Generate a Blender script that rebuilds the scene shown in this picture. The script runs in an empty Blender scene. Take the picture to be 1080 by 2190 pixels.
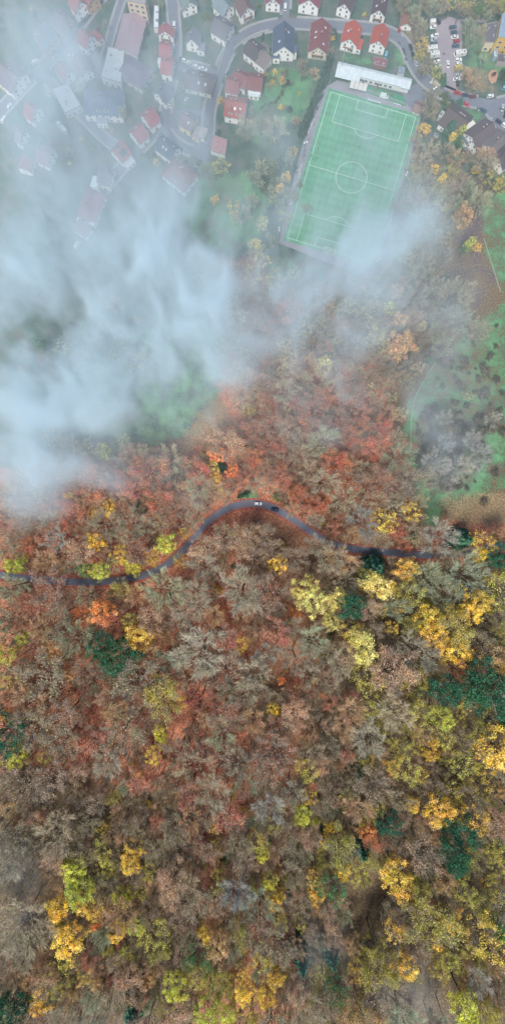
import bpy, math, random
import numpy as np
from mathutils import Vector, Matrix, noise as mnoise

random.seed(7)
R = random.random
def U(a, b): return a + (b - a) * random.random()

# ------------------------------------------------------------------ frame of reference
CAM_H = 300.0            # drone height over the town, metres
S = 3.65                 # photo pixels per metre on the town's ground
U0, V0 = 540.0, 1095.0   # the point straight under the drone

def sm(t):
    t = max(0.0, min(1.0, t)); return t * t * (3 - 2 * t)

def zt(x, y):
    """height of the terrain: flat town, wooded hillside rising towards the south"""
    z = 34.0 * sm((70.0 - y) / 420.0)
    z += 1.3 * math.sin(x * 0.021 + 1.0) * math.cos(y * 0.017) * sm((90 - y) / 120.0)
    return z

def PH(u, v, h):
    """world x, y of photo point (u, v) seen at absolute height h"""
    k = (CAM_H - h) / CAM_H / S
    return (u - U0) * k, (V0 - v) * k

def PG(u, v, above=0.0):
    """world point on the terrain (plus above) seen at photo point (u, v)"""
    z = 0.0
    for _ in range(12):
        x, y = PH(u, v, z + above)
        z = zt(x, y)
    return x, y, z

def to_px(x, y, z):
    k = S * CAM_H / (CAM_H - z)
    return U0 + x * k, V0 - y * k

def lin(c):
    out = []
    for a in c[:3]:
        a = a / 255.0
        out.append(a / 12.92 if a <= 0.04045 else ((a + 0.055) / 1.055) ** 2.4)
    return tuple(out)

# ------------------------------------------------------------------ scene, helpers
scene = bpy.context.scene
COL = scene.collection

class MB:
    """collects faces of one mesh"""
    def __init__(self):
        self.v, self.f, self.m, self.t = [], [], [], []
    def face(self, pts, mat=0, tone=1.0):
        n = len(self.v)
        self.v.extend([tuple(p) for p in pts])
        self.f.append(tuple(range(n, n + len(pts))))
        self.m.append(mat); self.t.append(tone)
    def idx(self, verts, faces, mat=0, tone=1.0):
        n = len(self.v)
        self.v.extend([tuple(p) for p in verts])
        for f in faces:
            self.f.append(tuple(i + n for i in f)); self.m.append(mat); self.t.append(tone)
    def box(self, c, s, rz=0.0, mat=0):
        cx, cy, cz = c; sx, sy, sz = s[0] / 2, s[1] / 2, s[2] / 2
        ca, sa = math.cos(rz), math.sin(rz)
        vs = []
        for dz in (-sz, sz):
            for dx, dy in ((-sx, -sy), (sx, -sy), (sx, sy), (-sx, sy)):
                vs.append((cx + dx * ca - dy * sa, cy + dx * sa + dy * ca, cz + dz))
        self.idx(vs, [(3, 2, 1, 0), (4, 5, 6, 7), (0, 1, 5, 4), (1, 2, 6, 5), (2, 3, 7, 6), (3, 0, 4, 7)], mat)
    def prism(self, poly, z0, z1, mat=0, top=None):
        n = len(poly)
        a = sum(poly[i][0] * poly[(i + 1) % n][1] - poly[(i + 1) % n][0] * poly[i][1] for i in range(n))
        if a < 0: poly = poly[::-1]
        vs = [(p[0], p[1], z0) for p in poly] + [(p[0], p[1], z1) for p in poly]
        self.idx(vs, [tuple(range(n))[::-1]] + [(i, (i + 1) % n, n + (i + 1) % n, n + i) for i in range(n)], mat)
        self.idx([(p[0], p[1], z1) for p in poly], [tuple(range(n))], mat if top is None else top)
    def tube(self, p0, p1, r0, r1, n=5, mat=0, tone=1.0, cap=False):
        p0, p1 = Vector(p0), Vector(p1)
        d = (p1 - p0)
        if d.length < 1e-6: return
        d.normalize()
        a = d.orthogonal().normalized(); b = d.cross(a)
        vs = []
        for p, r in ((p0, r0), (p1, r1)):
            for i in range(n):
                an = 2 * math.pi * i / n
                vs.append(p + (a * math.cos(an) + b * math.sin(an)) * r)
        fs = [(i, (i + 1) % n, n + (i + 1) % n, n + i) for i in range(n)]
        if cap: fs += [tuple(range(n))[::-1], tuple(range(n, 2 * n))]
        self.idx(vs, fs, mat, tone)
    def mesh(self, name, mats, smooth=False, tone=False):
        me = bpy.data.meshes.new(name)
        me.from_pydata(self.v, [], self.f)
        for m in mats: me.materials.append(m)
        if len(mats) > 1: me.polygons.foreach_set('material_index', self.m)
        if smooth: me.polygons.foreach_set('use_smooth', [True] * len(self.f))
        if tone:
            at = me.attributes.new('tone', 'FLOAT', 'FACE')
            at.data.foreach_set('value', self.t)
        me.update()
        return me
    def build(self, name, mats, parent=None, smooth=False, tone=False):
        if not isinstance(mats, (list, tuple)): mats = [mats]
        return link(name, self.mesh(name, mats, smooth, tone), parent)

def link(name, data, parent=None, loc=None, rz=None, scale=None, color=None):
    o = bpy.data.objects.new(name, data)
    COL.objects.link(o)
    if parent is not None: o.parent = parent
    if loc is not None: o.location = loc
    if rz is not None: o.rotation_euler = (0, 0, rz)
    if scale is not None: o.scale = scale
    if color is not None: o.color = (*color, 1.0)
    return o

def thing(name, label, cat, loc=(0, 0, 0), rz=0.0, group=None, scale=None):
    o = link(name, None, None, loc, rz, scale)
    o.empty_display_size = 0.5
    return tag(o, label, cat, group)

def tag(o, label, cat, group=None):
    o['label'] = label; o['category'] = cat
    if group: o['group'] = group
    return o

def structure(o):
    o['kind'] = 'structure'; return o

# ------------------------------------------------------------------ materials
def new_mat(name):
    m = bpy.data.materials.new(name); m.use_nodes = True
    nt = m.node_tree; nt.nodes.clear()
    out = nt.nodes.new('ShaderNodeOutputMaterial')
    return m, nt, out

class NT:
    """small helper for wiring nodes"""
    def __init__(self, nt): self.nt = nt
    def n(self, typ, **kw):
        nd = self.nt.nodes.new(typ)
        for k, v in kw.items(): setattr(nd, k, v)
        return nd
    def put(self, sock, v):
        if v is None: return
        if hasattr(v, 'is_linked') or hasattr(v, 'links'): self.nt.links.new(v, sock)
        else:
            if hasattr(sock.default_value, '__len__') and not hasattr(v, '__len__'): v = (v, v, v)
            if hasattr(sock.default_value, '__len__') and len(sock.default_value) == 4 and len(v) == 3: v = (*v, 1)
            sock.default_value = v
    def math(self, op, a, b=None, c=None, clamp=False):
        nd = self.n('ShaderNodeMath', operation=op, use_clamp=clamp)
        self.put(nd.inputs[0], a); self.put(nd.inputs[1], b)
        if c is not None: self.put(nd.inputs[2], c)
        return nd.outputs[0]
    def mix(self, f, a, b, blend='MIX'):
        nd = self.n('ShaderNodeMix', data_type='RGBA', blend_type=blend)
        self.put(nd.inputs[0], f); self.put(nd.inputs[6], a); self.put(nd.inputs[7], b)
        return nd.outputs[2]
    def noise(self, vec, scale, detail=3, rough=0.6, w=None, dist=0.0):
        nd = self.n('ShaderNodeTexNoise')
        if vec is not None: self.nt.links.new(vec, nd.inputs['Vector'])
        nd.inputs['Scale'].default_value = scale; nd.inputs['Detail'].default_value = detail
        nd.inputs['Roughness'].default_value = rough; nd.inputs['Distortion'].default_value = dist
        return nd.outputs['Fac']
    def ramp(self, fac, stops, interp='LINEAR'):
        nd = self.n('ShaderNodeValToRGB'); cr = nd.color_ramp; cr.interpolation = interp
        while len(cr.elements) > len(stops): cr.elements.remove(cr.elements[-1])
        while len(cr.elements) < len(stops): cr.elements.new(0.5)
        for e, (p, c) in zip(cr.elements, stops):
            e.position = p; e.color = (*c, 1) if len(c) == 3 else c
        self.put(nd.inputs[0], fac)
        return nd.outputs[0]
    def rng(self, v, a, b, c=0.0, d=1.0):
        nd = self.n('ShaderNodeMapRange', clamp=True)
        self.put(nd.inputs[0], v)
        for i, x in enumerate((a, b, c, d)): nd.inputs[i + 1].default_value = x
        return nd.outputs[0]
    def pos(self): return self.n('ShaderNodeNewGeometry').outputs['Position']
    def obj(self): return self.n('ShaderNodeTexCoord').outputs['Object']
    def attr(self, name): return self.n('ShaderNodeAttribute', attribute_name=name).outputs['Fac']
    def princ(self, out, col, rough=0.8, spec=0.3, metal=0.0, bump=None, bstr=0.3, bdist=0.1):
        b = self.n('ShaderNodeBsdfPrincipled')
        self.put(b.inputs['Base Color'], col); self.put(b.inputs['Roughness'], rough)
        b.inputs['Specular IOR Level'].default_value = spec; b.inputs['Metallic'].default_value = metal
        if bump is not None:
            bp = self.n('ShaderNodeBump'); bp.inputs['Strength'].default_value = bstr
            bp.inputs['Distance'].default_value = bdist
            self.nt.links.new(bump, bp.inputs['Height']); self.nt.links.new(bp.outputs[0], b.inputs['Normal'])
        self.nt.links.new(b.outputs[0], out.inputs['Surface'])
        return b

def foliage_mat(name, sat=1.0, transl=0.3, var=0.35, gain=1.0, turn=0.45):
    """leaves: the object's own colour, varied from clump to clump and leaf to leaf"""
    m, nt, out = new_mat(name); t = NT(nt)
    oi = t.n('ShaderNodeObjectInfo'); geo = t.n('ShaderNodeNewGeometry')
    rnd = geo.outputs['Random Per Island']
    tone = t.attr('tone')
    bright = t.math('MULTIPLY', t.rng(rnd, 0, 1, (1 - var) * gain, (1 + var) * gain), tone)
    hs = t.n('ShaderNodeHueSaturation')
    t.put(hs.inputs['Hue'], t.math('ADD', t.rng(t.math('FRACT', t.math('MULTIPLY', rnd, 7.31)), 0, 1, -0.018, 0.018), 0.5))
    hs.inputs['Saturation'].default_value = sat
    t.put(hs.inputs['Value'], bright); t.put(hs.inputs['Color'], oi.outputs['Color'])
    oc = t.n('ShaderNodeVectorMath', operation='ADD'); nt.links.new(t.obj(), oc.inputs[0]); nt.links.new(oi.outputs['Location'], oc.inputs[1])
    big = t.noise(oc.outputs[0], 0.16, 3, 0.6); med = t.noise(oc.outputs[0], 0.5, 2, 0.6)
    h2 = t.n('ShaderNodeHueSaturation'); t.put(h2.inputs['Hue'], t.rng(big, .3, .7, .488, .532)); t.put(h2.inputs['Saturation'], t.rng(med, .3, .7, .75, 1.1)); t.put(h2.inputs['Value'], 1.0)
    nt.links.new(hs.outputs[0], h2.inputs['Color'])
    col = t.mix(t.rng(med, .5, .75, 0, turn), h2.outputs[0], (.30, .235, .15))
    d = t.n('ShaderNodeBsdfDiffuse'); nt.links.new(col, d.inputs['Color'])
    if transl > 0:
        tr = t.n('ShaderNodeBsdfTranslucent'); nt.links.new(col, tr.inputs['Color'])
        mx = t.n('ShaderNodeMixShader'); mx.inputs[0].default_value = transl
        nt.links.new(d.outputs[0], mx.inputs[1]); nt.links.new(tr.outputs[0], mx.inputs[2])
        nt.links.new(mx.outputs[0], out.inputs['Surface'])
    else:
        nt.links.new(d.outputs[0], out.inputs['Surface'])
    return m

M_LEAF = foliage_mat('leaf_cluster', 0.96, 0.42, 0.4, 1.35, .42)
M_NEEDLE = foliage_mat('needle_sprays', 0.85, 0.15, 0.4, 1.25, 0.1)
M_TWIG = foliage_mat('twig_wood', 0.95, 0.2, 0.38, 1.36, 0.2)

def wood_mat(name, c0, c1):
    m, nt, out = new_mat(name); t = NT(nt)
    n = t.noise(t.obj(), 2.2, 4, 0.7)
    col = t.ramp(n, [(0.3, c0), (0.7, c1)])
    t.princ(out, col, 0.9, 0.1)
    return m
M_BARK = wood_mat('bark', (0.10, 0.085, 0.066), (0.27, 0.235, 0.185))
M_PALEBARK = wood_mat('pale_bark', (0.2, 0.17, 0.14), (0.38, 0.34, 0.29))
M_GREYTWIG = wood_mat('grey_twigs', (0.18, 0.15, 0.11), (0.36, 0.305, 0.23))

def plain_mat(name, c, rough=0.7, spec=0.3, metal=0.0, var=0.2, scale=1.5, bump=0.0):
    m, nt, out = new_mat(name); t = NT(nt)
    n = t.noise(t.obj(), scale, 4, 0.65)
    col = t.mix(n, tuple(x * (1 - var) for x in c), tuple(min(1, x * (1 + var)) for x in c))
    t.princ(out, col, rough, spec, metal)
    return m

_cache = {}
def cm(name, rgb, **kw):
    """procedural material of an sRGB colour, made once"""
    key = (name, rgb)
    if key not in _cache: _cache[key] = plain_mat(name, lin(rgb), **kw)
    return _cache[key]

def wall_mat(rgb):
    key = ('render', rgb)
    if key in _cache: return _cache[key]
    m, nt, out = new_mat('wall_render'); t = NT(nt)
    p = t.obj(); c = lin(rgb)
    n = t.noise(p, 0.5, 4, 0.7); g = t.noise(p, 9, 2, 0.6)
    sep = t.n('ShaderNodeSeparateXYZ'); nt.links.new(p, sep.inputs[0])
    grime = t.rng(t.math('ADD', sep.outputs[2], t.math('MULTIPLY', n, 1.5)), 0.2, 2.2, 0.8, 1.06)
    col = t.mix(n, tuple(x * 0.9 for x in c), c)
    col = t.mix(t.math('MULTIPLY', g, 0.07), col, (0.25, 0.24, 0.22))
    vm = t.n('ShaderNodeVectorMath', operation='SCALE'); nt.links.new(col, vm.inputs[0]); nt.links.new(grime, vm.inputs['Scale'])
    t.princ(out, vm.outputs[0], 0.85, 0.2)
    _cache[key] = m
    return m

def tile_mat(rgb, rgb2=None):
    """roof tiles: courses across the slope, weathered patches, lichen"""
    key = ('tiles', rgb)
    if key in _cache: return _cache[key]
    m, nt, out = new_mat('roof_tiles'); t = NT(nt)
    p = t.obj(); c = lin(rgb)
    sep = t.n('ShaderNodeSeparateXYZ'); nt.links.new(p, sep.inputs[0])
    fz = t.math('FRACT', t.math('MULTIPLY', sep.outputs[2], 3.3))
    fx = t.math('FRACT', t.math('MULTIPLY', sep.outputs[0], 3.0))
    n1 = t.noise(p, 0.35, 5, 0.7); n2 = t.noise(p, 4.0, 3, 0.7); n3 = t.noise(p, 0.9, 5, 0.75)
    col = t.mix(n2, tuple(x * 0.62 for x in c), tuple(min(1, x * 1.3) for x in c))
    col = t.mix(t.rng(n1, 0.42, 0.72, 0, 0.55), col, tuple(x * 0.5 + 0.03 for x in c))
    col = t.mix(t.rng(n3, 0.6, 0.75, 0, 0.35), col, (0.2, 0.2, 0.17))
    shade = t.math('MULTIPLY', t.rng(fz, 0, 0.25, 0.7, 1.0), t.rng(fx, 0, 0.2, 0.85, 1.0))
    vm = t.n('ShaderNodeVectorMath', operation='SCALE'); nt.links.new(col, vm.inputs[0]); nt.links.new(shade, vm.inputs['Scale'])
    t.princ(out, vm.outputs[0], 0.8, 0.25, bump=fz, bstr=0.25, bdist=0.05)
    _cache[key] = m
    return m

def metal_roof_mat(rgb):
    key = ('sheet', rgb)
    if key in _cache: return _cache[key]
    m, nt, out = new_mat('sheet_roof'); t = NT(nt)
    p = t.obj(); c = lin(rgb)
    sep = t.n('ShaderNodeSeparateXYZ'); nt.links.new(p, sep.inputs[0])
    fx = t.math('FRACT', t.math('MULTIPLY', sep.outputs[0], 0.7))
    n1 = t.noise(p, 0.5, 5, 0.75)
    st = t.n('ShaderNodeMapping'); nt.links.new(p, st.inputs[0]); st.inputs['Scale'].default_value = (2.2, 0.25, 0.3)
    n2 = t.noise(st.outputs[0], 1.0, 4, 0.7)
    col = t.mix(t.rng(n1, 0.4, 0.75, 0, 0.6), c, tuple(x * 0.6 for x in c))
    col = t.mix(t.rng(n2, 0.5, 0.75, 0, 0.45), col, (0.28, 0.26, 0.23))
    vm = t.n('ShaderNodeVectorMath', operation='SCALE'); nt.links.new(col, vm.inputs[0]); nt.links.new(t.rng(fx, 0, 0.12, 0.6, 1.0), vm.inputs['Scale'])
    t.princ(out, vm.outputs[0], 0.5, 0.4)
    _cache[key] = m
    return m

def gloss_mat(name, c, rough=0.15):
    m, nt, out = new_mat(name); t = NT(nt)
    n = t.noise(t.obj(), 0.8, 2, 0.5)
    col = t.mix(n, tuple(x * 0.7 for x in c), tuple(x * 1.3 for x in c))
    t.princ(out, col, rough, 0.5)
    return m
M_GLASS = gloss_mat('window_glass', (0.045, 0.055, 0.065), 0.12)
M_CARGLASS = gloss_mat('car_glass', (0.015, 0.02, 0.025), 0.08)
M_PV = gloss_mat('solar_cells', (0.012, 0.016, 0.03), 0.15)
M_WHITE = cm('white_paint', (228, 228, 224), rough=0.5, var=0.06)
M_FRAME = cm('window_frame', (205, 205, 200), rough=0.5, var=0.1)
M_RUBBER = cm('tyre_rubber', (34, 34, 36), rough=0.9)
M_STEEL = cm('galvanised_steel', (170, 175, 178), rough=0.45, metal=0.3, var=0.1)
M_CONC = cm('concrete', (158, 152, 146), rough=0.9, var=0.2)
M_BRICK = cm('chimney_brick', (120, 80, 68), rough=0.9, var=0.25, scale=5)
M_WOOD = cm('timber', (120, 88, 62), rough=0.8, var=0.25, scale=3)
M_DARK = cm('dark_trim', (52, 50, 50), rough=0.7)

def car_paint():
    m, nt, out = new_mat('car_paint'); t = NT(nt)
    oi = t.n('ShaderNodeObjectInfo')
    n = t.noise(t.obj(), 1.1, 3, 0.6)
    col = t.mix(t.rng(n, 0.4, 0.7, 0, 0.18), oi.outputs['Color'], (0.16, 0.15, 0.14))
    b = t.princ(out, col, 0.3, 0.5)
    b.inputs['Coat Weight'].default_value = 0.4; b.inputs['Coat Roughness'].default_value = 0.1
    return m
M_PAINT = car_paint()

# ------------------------------------------------------------------ terrain
def ground_mat():
    m, nt, out = new_mat('ground_cover'); t = NT(nt)
    p = t.pos()
    big = t.noise(p, 0.018, 4, 0.6); mid = t.noise(p, 0.11, 4, 0.65)
    fine = t.noise(p, 1.1, 4, 0.75); tiny = t.noise(p, 3.2, 2, 0.7)
    vor = t.n('ShaderNodeTexVoronoi'); nt.links.new(p, vor.inputs['Vector']); vor.inputs['Scale'].default_value = 1.5
    bw = t.n('ShaderNodeRGBToBW'); nt.links.new(vor.outputs['Color'], bw.inputs[0]); vr = bw.outputs[0]
    # leaf litter under the beeches
    lit = t.ramp(t.math('ADD', t.math('MULTIPLY', fine, 0.65), t.math('MULTIPLY', vr, 0.35)),
                 [(0.28, lin((84, 52, 44))), (0.45, lin((172, 108, 84))), (0.6, lin((200, 136, 106))), (0.78, lin((226, 176, 152)))])
    brown = t.ramp(fine, [(0.3, lin((66, 58, 46))), (0.55, lin((118, 102, 80))), (0.75, lin((186, 162, 126)))])
    lit = t.mix(t.rng(big, 0.44, 0.62, 0.0, 0.8), lit, brown)
    lit = t.mix(t.rng(mid, 0.54, 0.7, 0.0, 0.4), lit, lin((104, 74, 66)))
    lit = t.mix(t.rng(tiny, 0.62, 0.72, 0, 0.5), lit, lin((208, 160, 112)))
    # pasture
    gr = t.ramp(t.math('ADD', t.math('MULTIPLY', mid, 0.6), t.math('MULTIPLY', fine, 0.4)),
                [(0.3, lin((58, 92, 72))), (0.5, lin((86, 132, 94))), (0.7, lin((120, 164, 116)))])
    gr = t.mix(t.rng(big, 0.48, 0.62, 0, 0.6), gr, lin((110, 116, 90)))
    gr = t.mix(t.rng(t.noise(p, 0.06, 5, 0.7), 0.5, 0.6, 0, 0.75), gr, lin((92, 90, 80)))
    # rough brown bramble plot
    br = t.ramp(fine, [(0.32, lin((50, 46, 48))), (0.5, lin((96, 84, 84))), (0.72, lin((160, 142, 126)))])
    # gardens and yards of the town
    tw = t.ramp(t.math('ADD', t.math('MULTIPLY', mid, 0.7), t.math('MULTIPLY', fine, 0.3)),
                [(0.32, lin((50, 70, 64))), (0.48, lin((74, 98, 84))), (0.58, lin((104, 104, 98))), (0.72, lin((82, 114, 90)))])
    edge = t.math('ADD', t.math('MULTIPLY', t.math('SUBTRACT', mid, 0.5), 1.6), t.math('MULTIPLY', t.math('SUBTRACT', fine, 0.5), 1.0))
    def mask(nm): return t.rng(t.math('ADD', t.attr(nm), edge), 0.35, 0.65)
    col = t.mix(mask('w_dull'), lit, brown)
    col = t.mix(mask('w_town'), col, tw)
    col = t.mix(mask('w_grass'), col, gr)
    col = t.mix(mask('w_brown'), col, br)
    tan = t.ramp(fine, [(0.3, lin((84, 76, 58))), (0.5, lin((134, 116, 90))), (0.72, lin((186, 156, 120)))])
    col = t.mix(t.math('MULTIPLY', mask('w_litter'), 0.8), col, tan)
    t.princ(out, col, 0.95, 0.1, bump=fine, bstr=0.5, bdist=0.25)
    return m

def dist_poly(px, py, poly):
    """signed distance (inside positive) of arrays px, py to a polygon"""
    n = len(poly); d = np.full(px.shape, 1e9); ins = np.zeros(px.shape, bool)
    for i in range(n):
        x0, y0 = poly[i]; x1, y1 = poly[(i + 1) % n]
        ex, ey = x1 - x0, y1 - y0; L = ex * ex + ey * ey + 1e-9
        tt = np.clip(((px - x0) * ex + (py - y0) * ey) / L, 0, 1)
        d = np.minimum(d, np.hypot(px - x0 - tt * ex, py - y0 - tt * ey))
        if y0 != y1:
            c = ((y0 > py) != (y1 > py)) & (px < ex * (py - y0) / (y1 - y0) + x0)
            ins ^= c
    return np.where(ins, d, -d)

GRASS = [
    [(1040, 425), (1100, 395), (1100, 640), (1066, 610), (1040, 540), (1032, 470)],
    [(1100, 640), (1045, 672), (985, 722), (915, 800), (872, 862), (866, 925), (880, 1000), (900, 1055), (940, 1085), (1000, 1085), (1100, 1040)],
    [(300, 705), (430, 680), (478, 720), (470, 800), (462, 880), (420, 925), (330, 948), (200, 930), (110, 860), (180, 760)],
    [(420, 380), (520, 370), (570, 420), (560, 520), (490, 545), (420, 520), (380, 450)],
    [(528, 270), (560, 175), (590, 150), (650, 150), (690, 170), (640, 250), (580, 300), (540, 310)],
    [(898, 1062), (915, 1058), (948, 1118), (925, 1135), (903, 1108)],
    [(505, 1060), (545, 1050), (546, 1062), (505, 1068)],
    [(1000, 110), (1060, 105), (1085, 150), (1060, 170), (1000, 165)],
    [(960, 75), (1030, 60), (1040, 100), (960, 110)],
    [(845, 98), (862, 110), (866, 140), (845, 140)],
    [(735, 120), (825, 130), (828, 145), (740, 130)],
    [(1005, 225), (1032, 245), (1015, 258), (1000, 250)],
    [(960, 280), (1030, 320), (1000, 345), (955, 330)],
    [(560, 545), (620, 560), (700, 575), (690, 600), (590, 590)],
]
BROWN = [
    [(958, 530), (1018, 535), (1060, 598), (1015, 655), (955, 620)],
    [(905, 880), (960, 860), (1030, 900), (1035, 960), (1000, 1035), (930, 1040), (895, 990), (890, 930)],
    [(925, 740), (965, 735), (975, 760), (945, 790), (920, 775)],
    [(960, 520), (1000, 440), (1030, 470), (1020, 530)],
]
DULL = [[(850, 330), (1200, 330), (1200, 1120), (900, 1110), (862, 950), (838, 860), (820, 700), (840, 560)], [(560, 560), (840, 560), (830, 760), (600, 780)], [(700, 1200), (1200, 1200), (1200, 2300), (640, 2300), (640, 1700)], [(-100, 1640), (420, 1700), (420, 2300), (-100, 2300)]]
TOWN = [[(-400, -400), (1500, -400), (1500, 395), (1040, 400), (980, 360), (895, 330), (880, 240), (860, 560), (600, 570), (540, 540), (440, 560), (470, 640), (478, 760), (465, 870), (400, 935), (300, 950), (150, 945), (60, 1000), (-400, 1040)]]
LITTER = [
    [(940, 1075), (1100, 1040), (1100, 1130), (1000, 1125)],
    [(410, 900), (470, 840), (500, 900), (460, 960), (380, 960)],
    [(1000, 150), (1035, 155), (1048, 190), (1000, 200)],
    [(858, 40), (880, 60), (878, 110), (862, 80)],
]
def build_ground():
    xs = np.concatenate([[-3200, -2200, -1500], np.arange(-1000, -170, 40), np.arange(-170, 170, 2.2), np.arange(170, 1001, 40), [1500, 2200, 3200]])
    ys = np.concatenate([[-3200, -2200, -1500], np.arange(-1000, -330, 40), np.arange(-330, 330, 2.2), np.arange(330, 1001, 40), [1500, 2200, 3200]])
    X, Y = np.meshgrid(xs, ys)
    Z = np.array([zt(a, b) for a, b in zip(X.ravel(), Y.ravel())]).reshape(X.shape)
    nx, ny = len(xs), len(ys)
    verts = np.stack([X.ravel(), Y.ravel(), Z.ravel()], 1)
    i = np.arange(ny - 1)[:, None] * nx + np.arange(nx - 1)[None, :]
    i = i.ravel()
    faces = np.stack([i, i + 1, i + nx + 1, i + nx], 1)
    me = bpy.data.meshes.new('ground')
    me.from_pydata(verts.tolist(), [], faces.tolist())
    k = S * CAM_H / (CAM_H - Z.ravel())
    pu, pv = U0 + X.ravel() * k, V0 - Y.ravel() * k
    for nm, polys, soft in (('w_grass', GRASS, 16), ('w_brown', BROWN, 22), ('w_town', TOWN, 20), ('w_dull', DULL, 40), ('w_litter', LITTER, 22)):
        w = np.zeros(pu.shape)
        for poly in polys:
            w = np.maximum(w, np.clip(0.5 + dist_poly(pu, pv, poly) / (2 * soft), 0, 1))
            if nm == 'w_brown' and poly is BROWN[1]: w = np.minimum(w, .46)
            if nm == 'w_grass' and poly is GRASS[1]: w = np.minimum(w, .80)
            if nm == 'w_grass' and poly is GRASS[2]: w = np.minimum(w, .58)
        if nm == 'w_dull': w = np.maximum(w, np.clip(np.maximum(np.abs(pu - U0) - 600, np.abs(pv - V0) - 1150) / 150, 0, 1))
        if nm == 'w_grass': w = np.maximum(w, .5 * np.clip(np.maximum(np.abs(pu - U0) - 700, np.abs(pv - V0) - 1250) / 200, 0, 1))
        at = me.attributes.new(nm, 'FLOAT', 'POINT')
        at.data.foreach_set('value', w.astype(np.float32))
    me.materials.append(ground_mat())
    me.polygons.foreach_set('use_smooth', [True] * len(faces))
    structure(link('ground', me))
build_ground()

# ------------------------------------------------------------------ roads and flat sheets
def smooth_line(pts, step=9.0):
    """Catmull-Rom through photo points, resampled"""
    P = [pts[0]] + list(pts) + [pts[-1]]
    out = []
    for i in range(1, len(P) - 2):
        p0, p1, p2, p3 = [np.array(p, float) for p in P[i - 1:i + 3]]
        n = max(2, int(np.hypot(*(p2 - p1)) / step))
        for j in range(n):
            t = j / n
            out.append(0.5 * ((2 * p1) + (-p0 + p2) * t + (2 * p0 - 5 * p1 + 4 * p2 - p3) * t * t + (-p0 + 3 * p1 - 3 * p2 + p3) * t ** 3))
    out.append(np.array(pts[-1], float))
    return out

def world_line(pts, step=9.0):
    return [Vector(PG(p[0], p[1])[:2]) for p in smooth_line(pts, step)]

def ribbon(mb, line, off0, off1, lift, mat=0, nsub=4):
    """a strip between two sideways offsets of a line, laid on the terrain"""
    rows = []
    for i, p in enumerate(line):
        a = line[max(0, i - 1)]; b = line[min(len(line) - 1, i + 1)]
        d = (b - a).normalized(); nrm = Vector((-d.y, d.x))
        row = []
        for k in range(nsub + 1):
            q = p + nrm * (off0 + (off1 - off0) * k / nsub)
            row.append((q.x, q.y, zt(q.x, q.y) + lift))
        rows.append(row)
    n = nsub + 1
    mb.idx([q for r in rows for q in r],
           [(i * n + k, (i + 1) * n + k, (i + 1) * n + k + 1, i * n + k + 1)[::-1] for i in range(len(rows) - 1) for k in range(nsub)], mat)

def asphalt_mat(name, c, warm=0.0):
    m, nt, out = new_mat(name); t = NT(nt)
    p = t.pos()
    a = t.noise(p, 0.09, 4, 0.65); b = t.noise(p, 0.7, 4, 0.7); g = t.noise(p, 6, 2, 0.7)
    col = t.mix(a, tuple(x * 0.72 for x in c), tuple(x * 1.3 for x in c))
    col = t.mix(t.rng(b, 0.5, 0.72, 0, 0.45), col, tuple(x * 0.6 for x in c))
    col = t.mix(t.rng(g, 0.62, 0.75, 0, 0.5), col, tuple(min(1, x * 2.0) for x in c))
    if warm: col = t.mix(t.math('MULTIPLY', t.rng(b, 0.56, 0.66), warm), col, lin((150, 92, 70)))
    t.princ(out, col, 0.75, 0.3)
    return m
M_ASPH = asphalt_mat('asphalt', lin((112, 116, 126)))
M_FASPH = asphalt_mat('forest_asphalt', lin((102, 108, 120)), 0.6)
M_PAVE = asphalt_mat('pavement_slabs', lin((146, 146, 148)))
M_PARK = asphalt_mat('car_park_grit', lin((150, 140, 146)), 0.1)
M_TRACK = asphalt_mat('cinder_track', lin((140, 138, 146)))

FOREST_ROAD = [(-30, 1226), (40, 1235), (110, 1241), (180, 1245), (250, 1241), (310, 1229), (355, 1209), (392, 1177), (418, 1147), (446, 1115), (482, 1090), (520, 1078), (556, 1078), (592, 1090), (628, 1112), (666, 1138), (705, 1161), (755, 1174), (820, 1180), (890, 1186), (950, 1186), (1010, 1178), (1060, 1168), (1110, 1155)]
TOWN_ROADS = [
    ([(430, 372), (436, 330), (445, 285), (447, 245), (455, 205), (467, 165), (482, 125), (503, 92), (535, 69), (570, 57), (615, 50), (665, 51), (715, 55), (760, 58), (800, 62), (834, 71), (860, 90), (877, 122), (893, 153), (915, 178), (947, 196), (988, 212), (1030, 220), (1062, 222), (1120, 205)], 5.6),
    ([(366, -30), (371, 30), (375, 90), (371, 150), (360, 205), (349, 258), (318, 298), (285, 332), (250, 372), (215, 415)], 5.4),
    ([(349, 258), (362, 290), (393, 316), (436, 330)], 5.2),
    ([(502, 93), (486, 62), (474, 30), (462, -20)], 4.6),
    ([(230, -25), (190, 25), (160, 68), (122, 112), (84, 152), (44, 192), (5, 235), (-40, 280)], 6.0),
    ([(612, 50), (611, 20), (613, -20)], 4.0),
    ([(1040, 221), (1062, 250), (1085, 285), (1120, 320)], 7.0),
    ([(371, 150), (400, 140), (445, 150), (467, 165)], 4.0),
    ([(268, -20), (248, 40), (228, 110), (214, 170)], 3.0),
    ([(84, 152), (120, 190), (165, 235), (230, 300), (285, 332)], 4.5),
]
mb = MB(); line = world_line(FOREST_ROAD, 7)
ribbon(mb, line, -1.95, 1.95, 0.07, nsub=6)
structure(mb.build('forest_road', M_FASPH))
mb = MB()
ribbon(mb, line, -3.3, -1.85, 0.03, nsub=2); ribbon(mb, line, 1.85, 3.1, 0.03, nsub=2)
def verge_mat():
    m, nt, out = new_mat('leaf_verge'); t = NT(nt); p = t.pos()
    f = t.noise(p, 1.3, 4, 0.75)
    col = t.ramp(f, [(0.3, lin((84, 52, 46))), (0.5, lin((156, 92, 78))), (0.7, lin((198, 142, 118)))])
    t.princ(out, col, 0.95, 0.1); return m
structure(mb.build('road_verge', verge_mat()))

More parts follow.
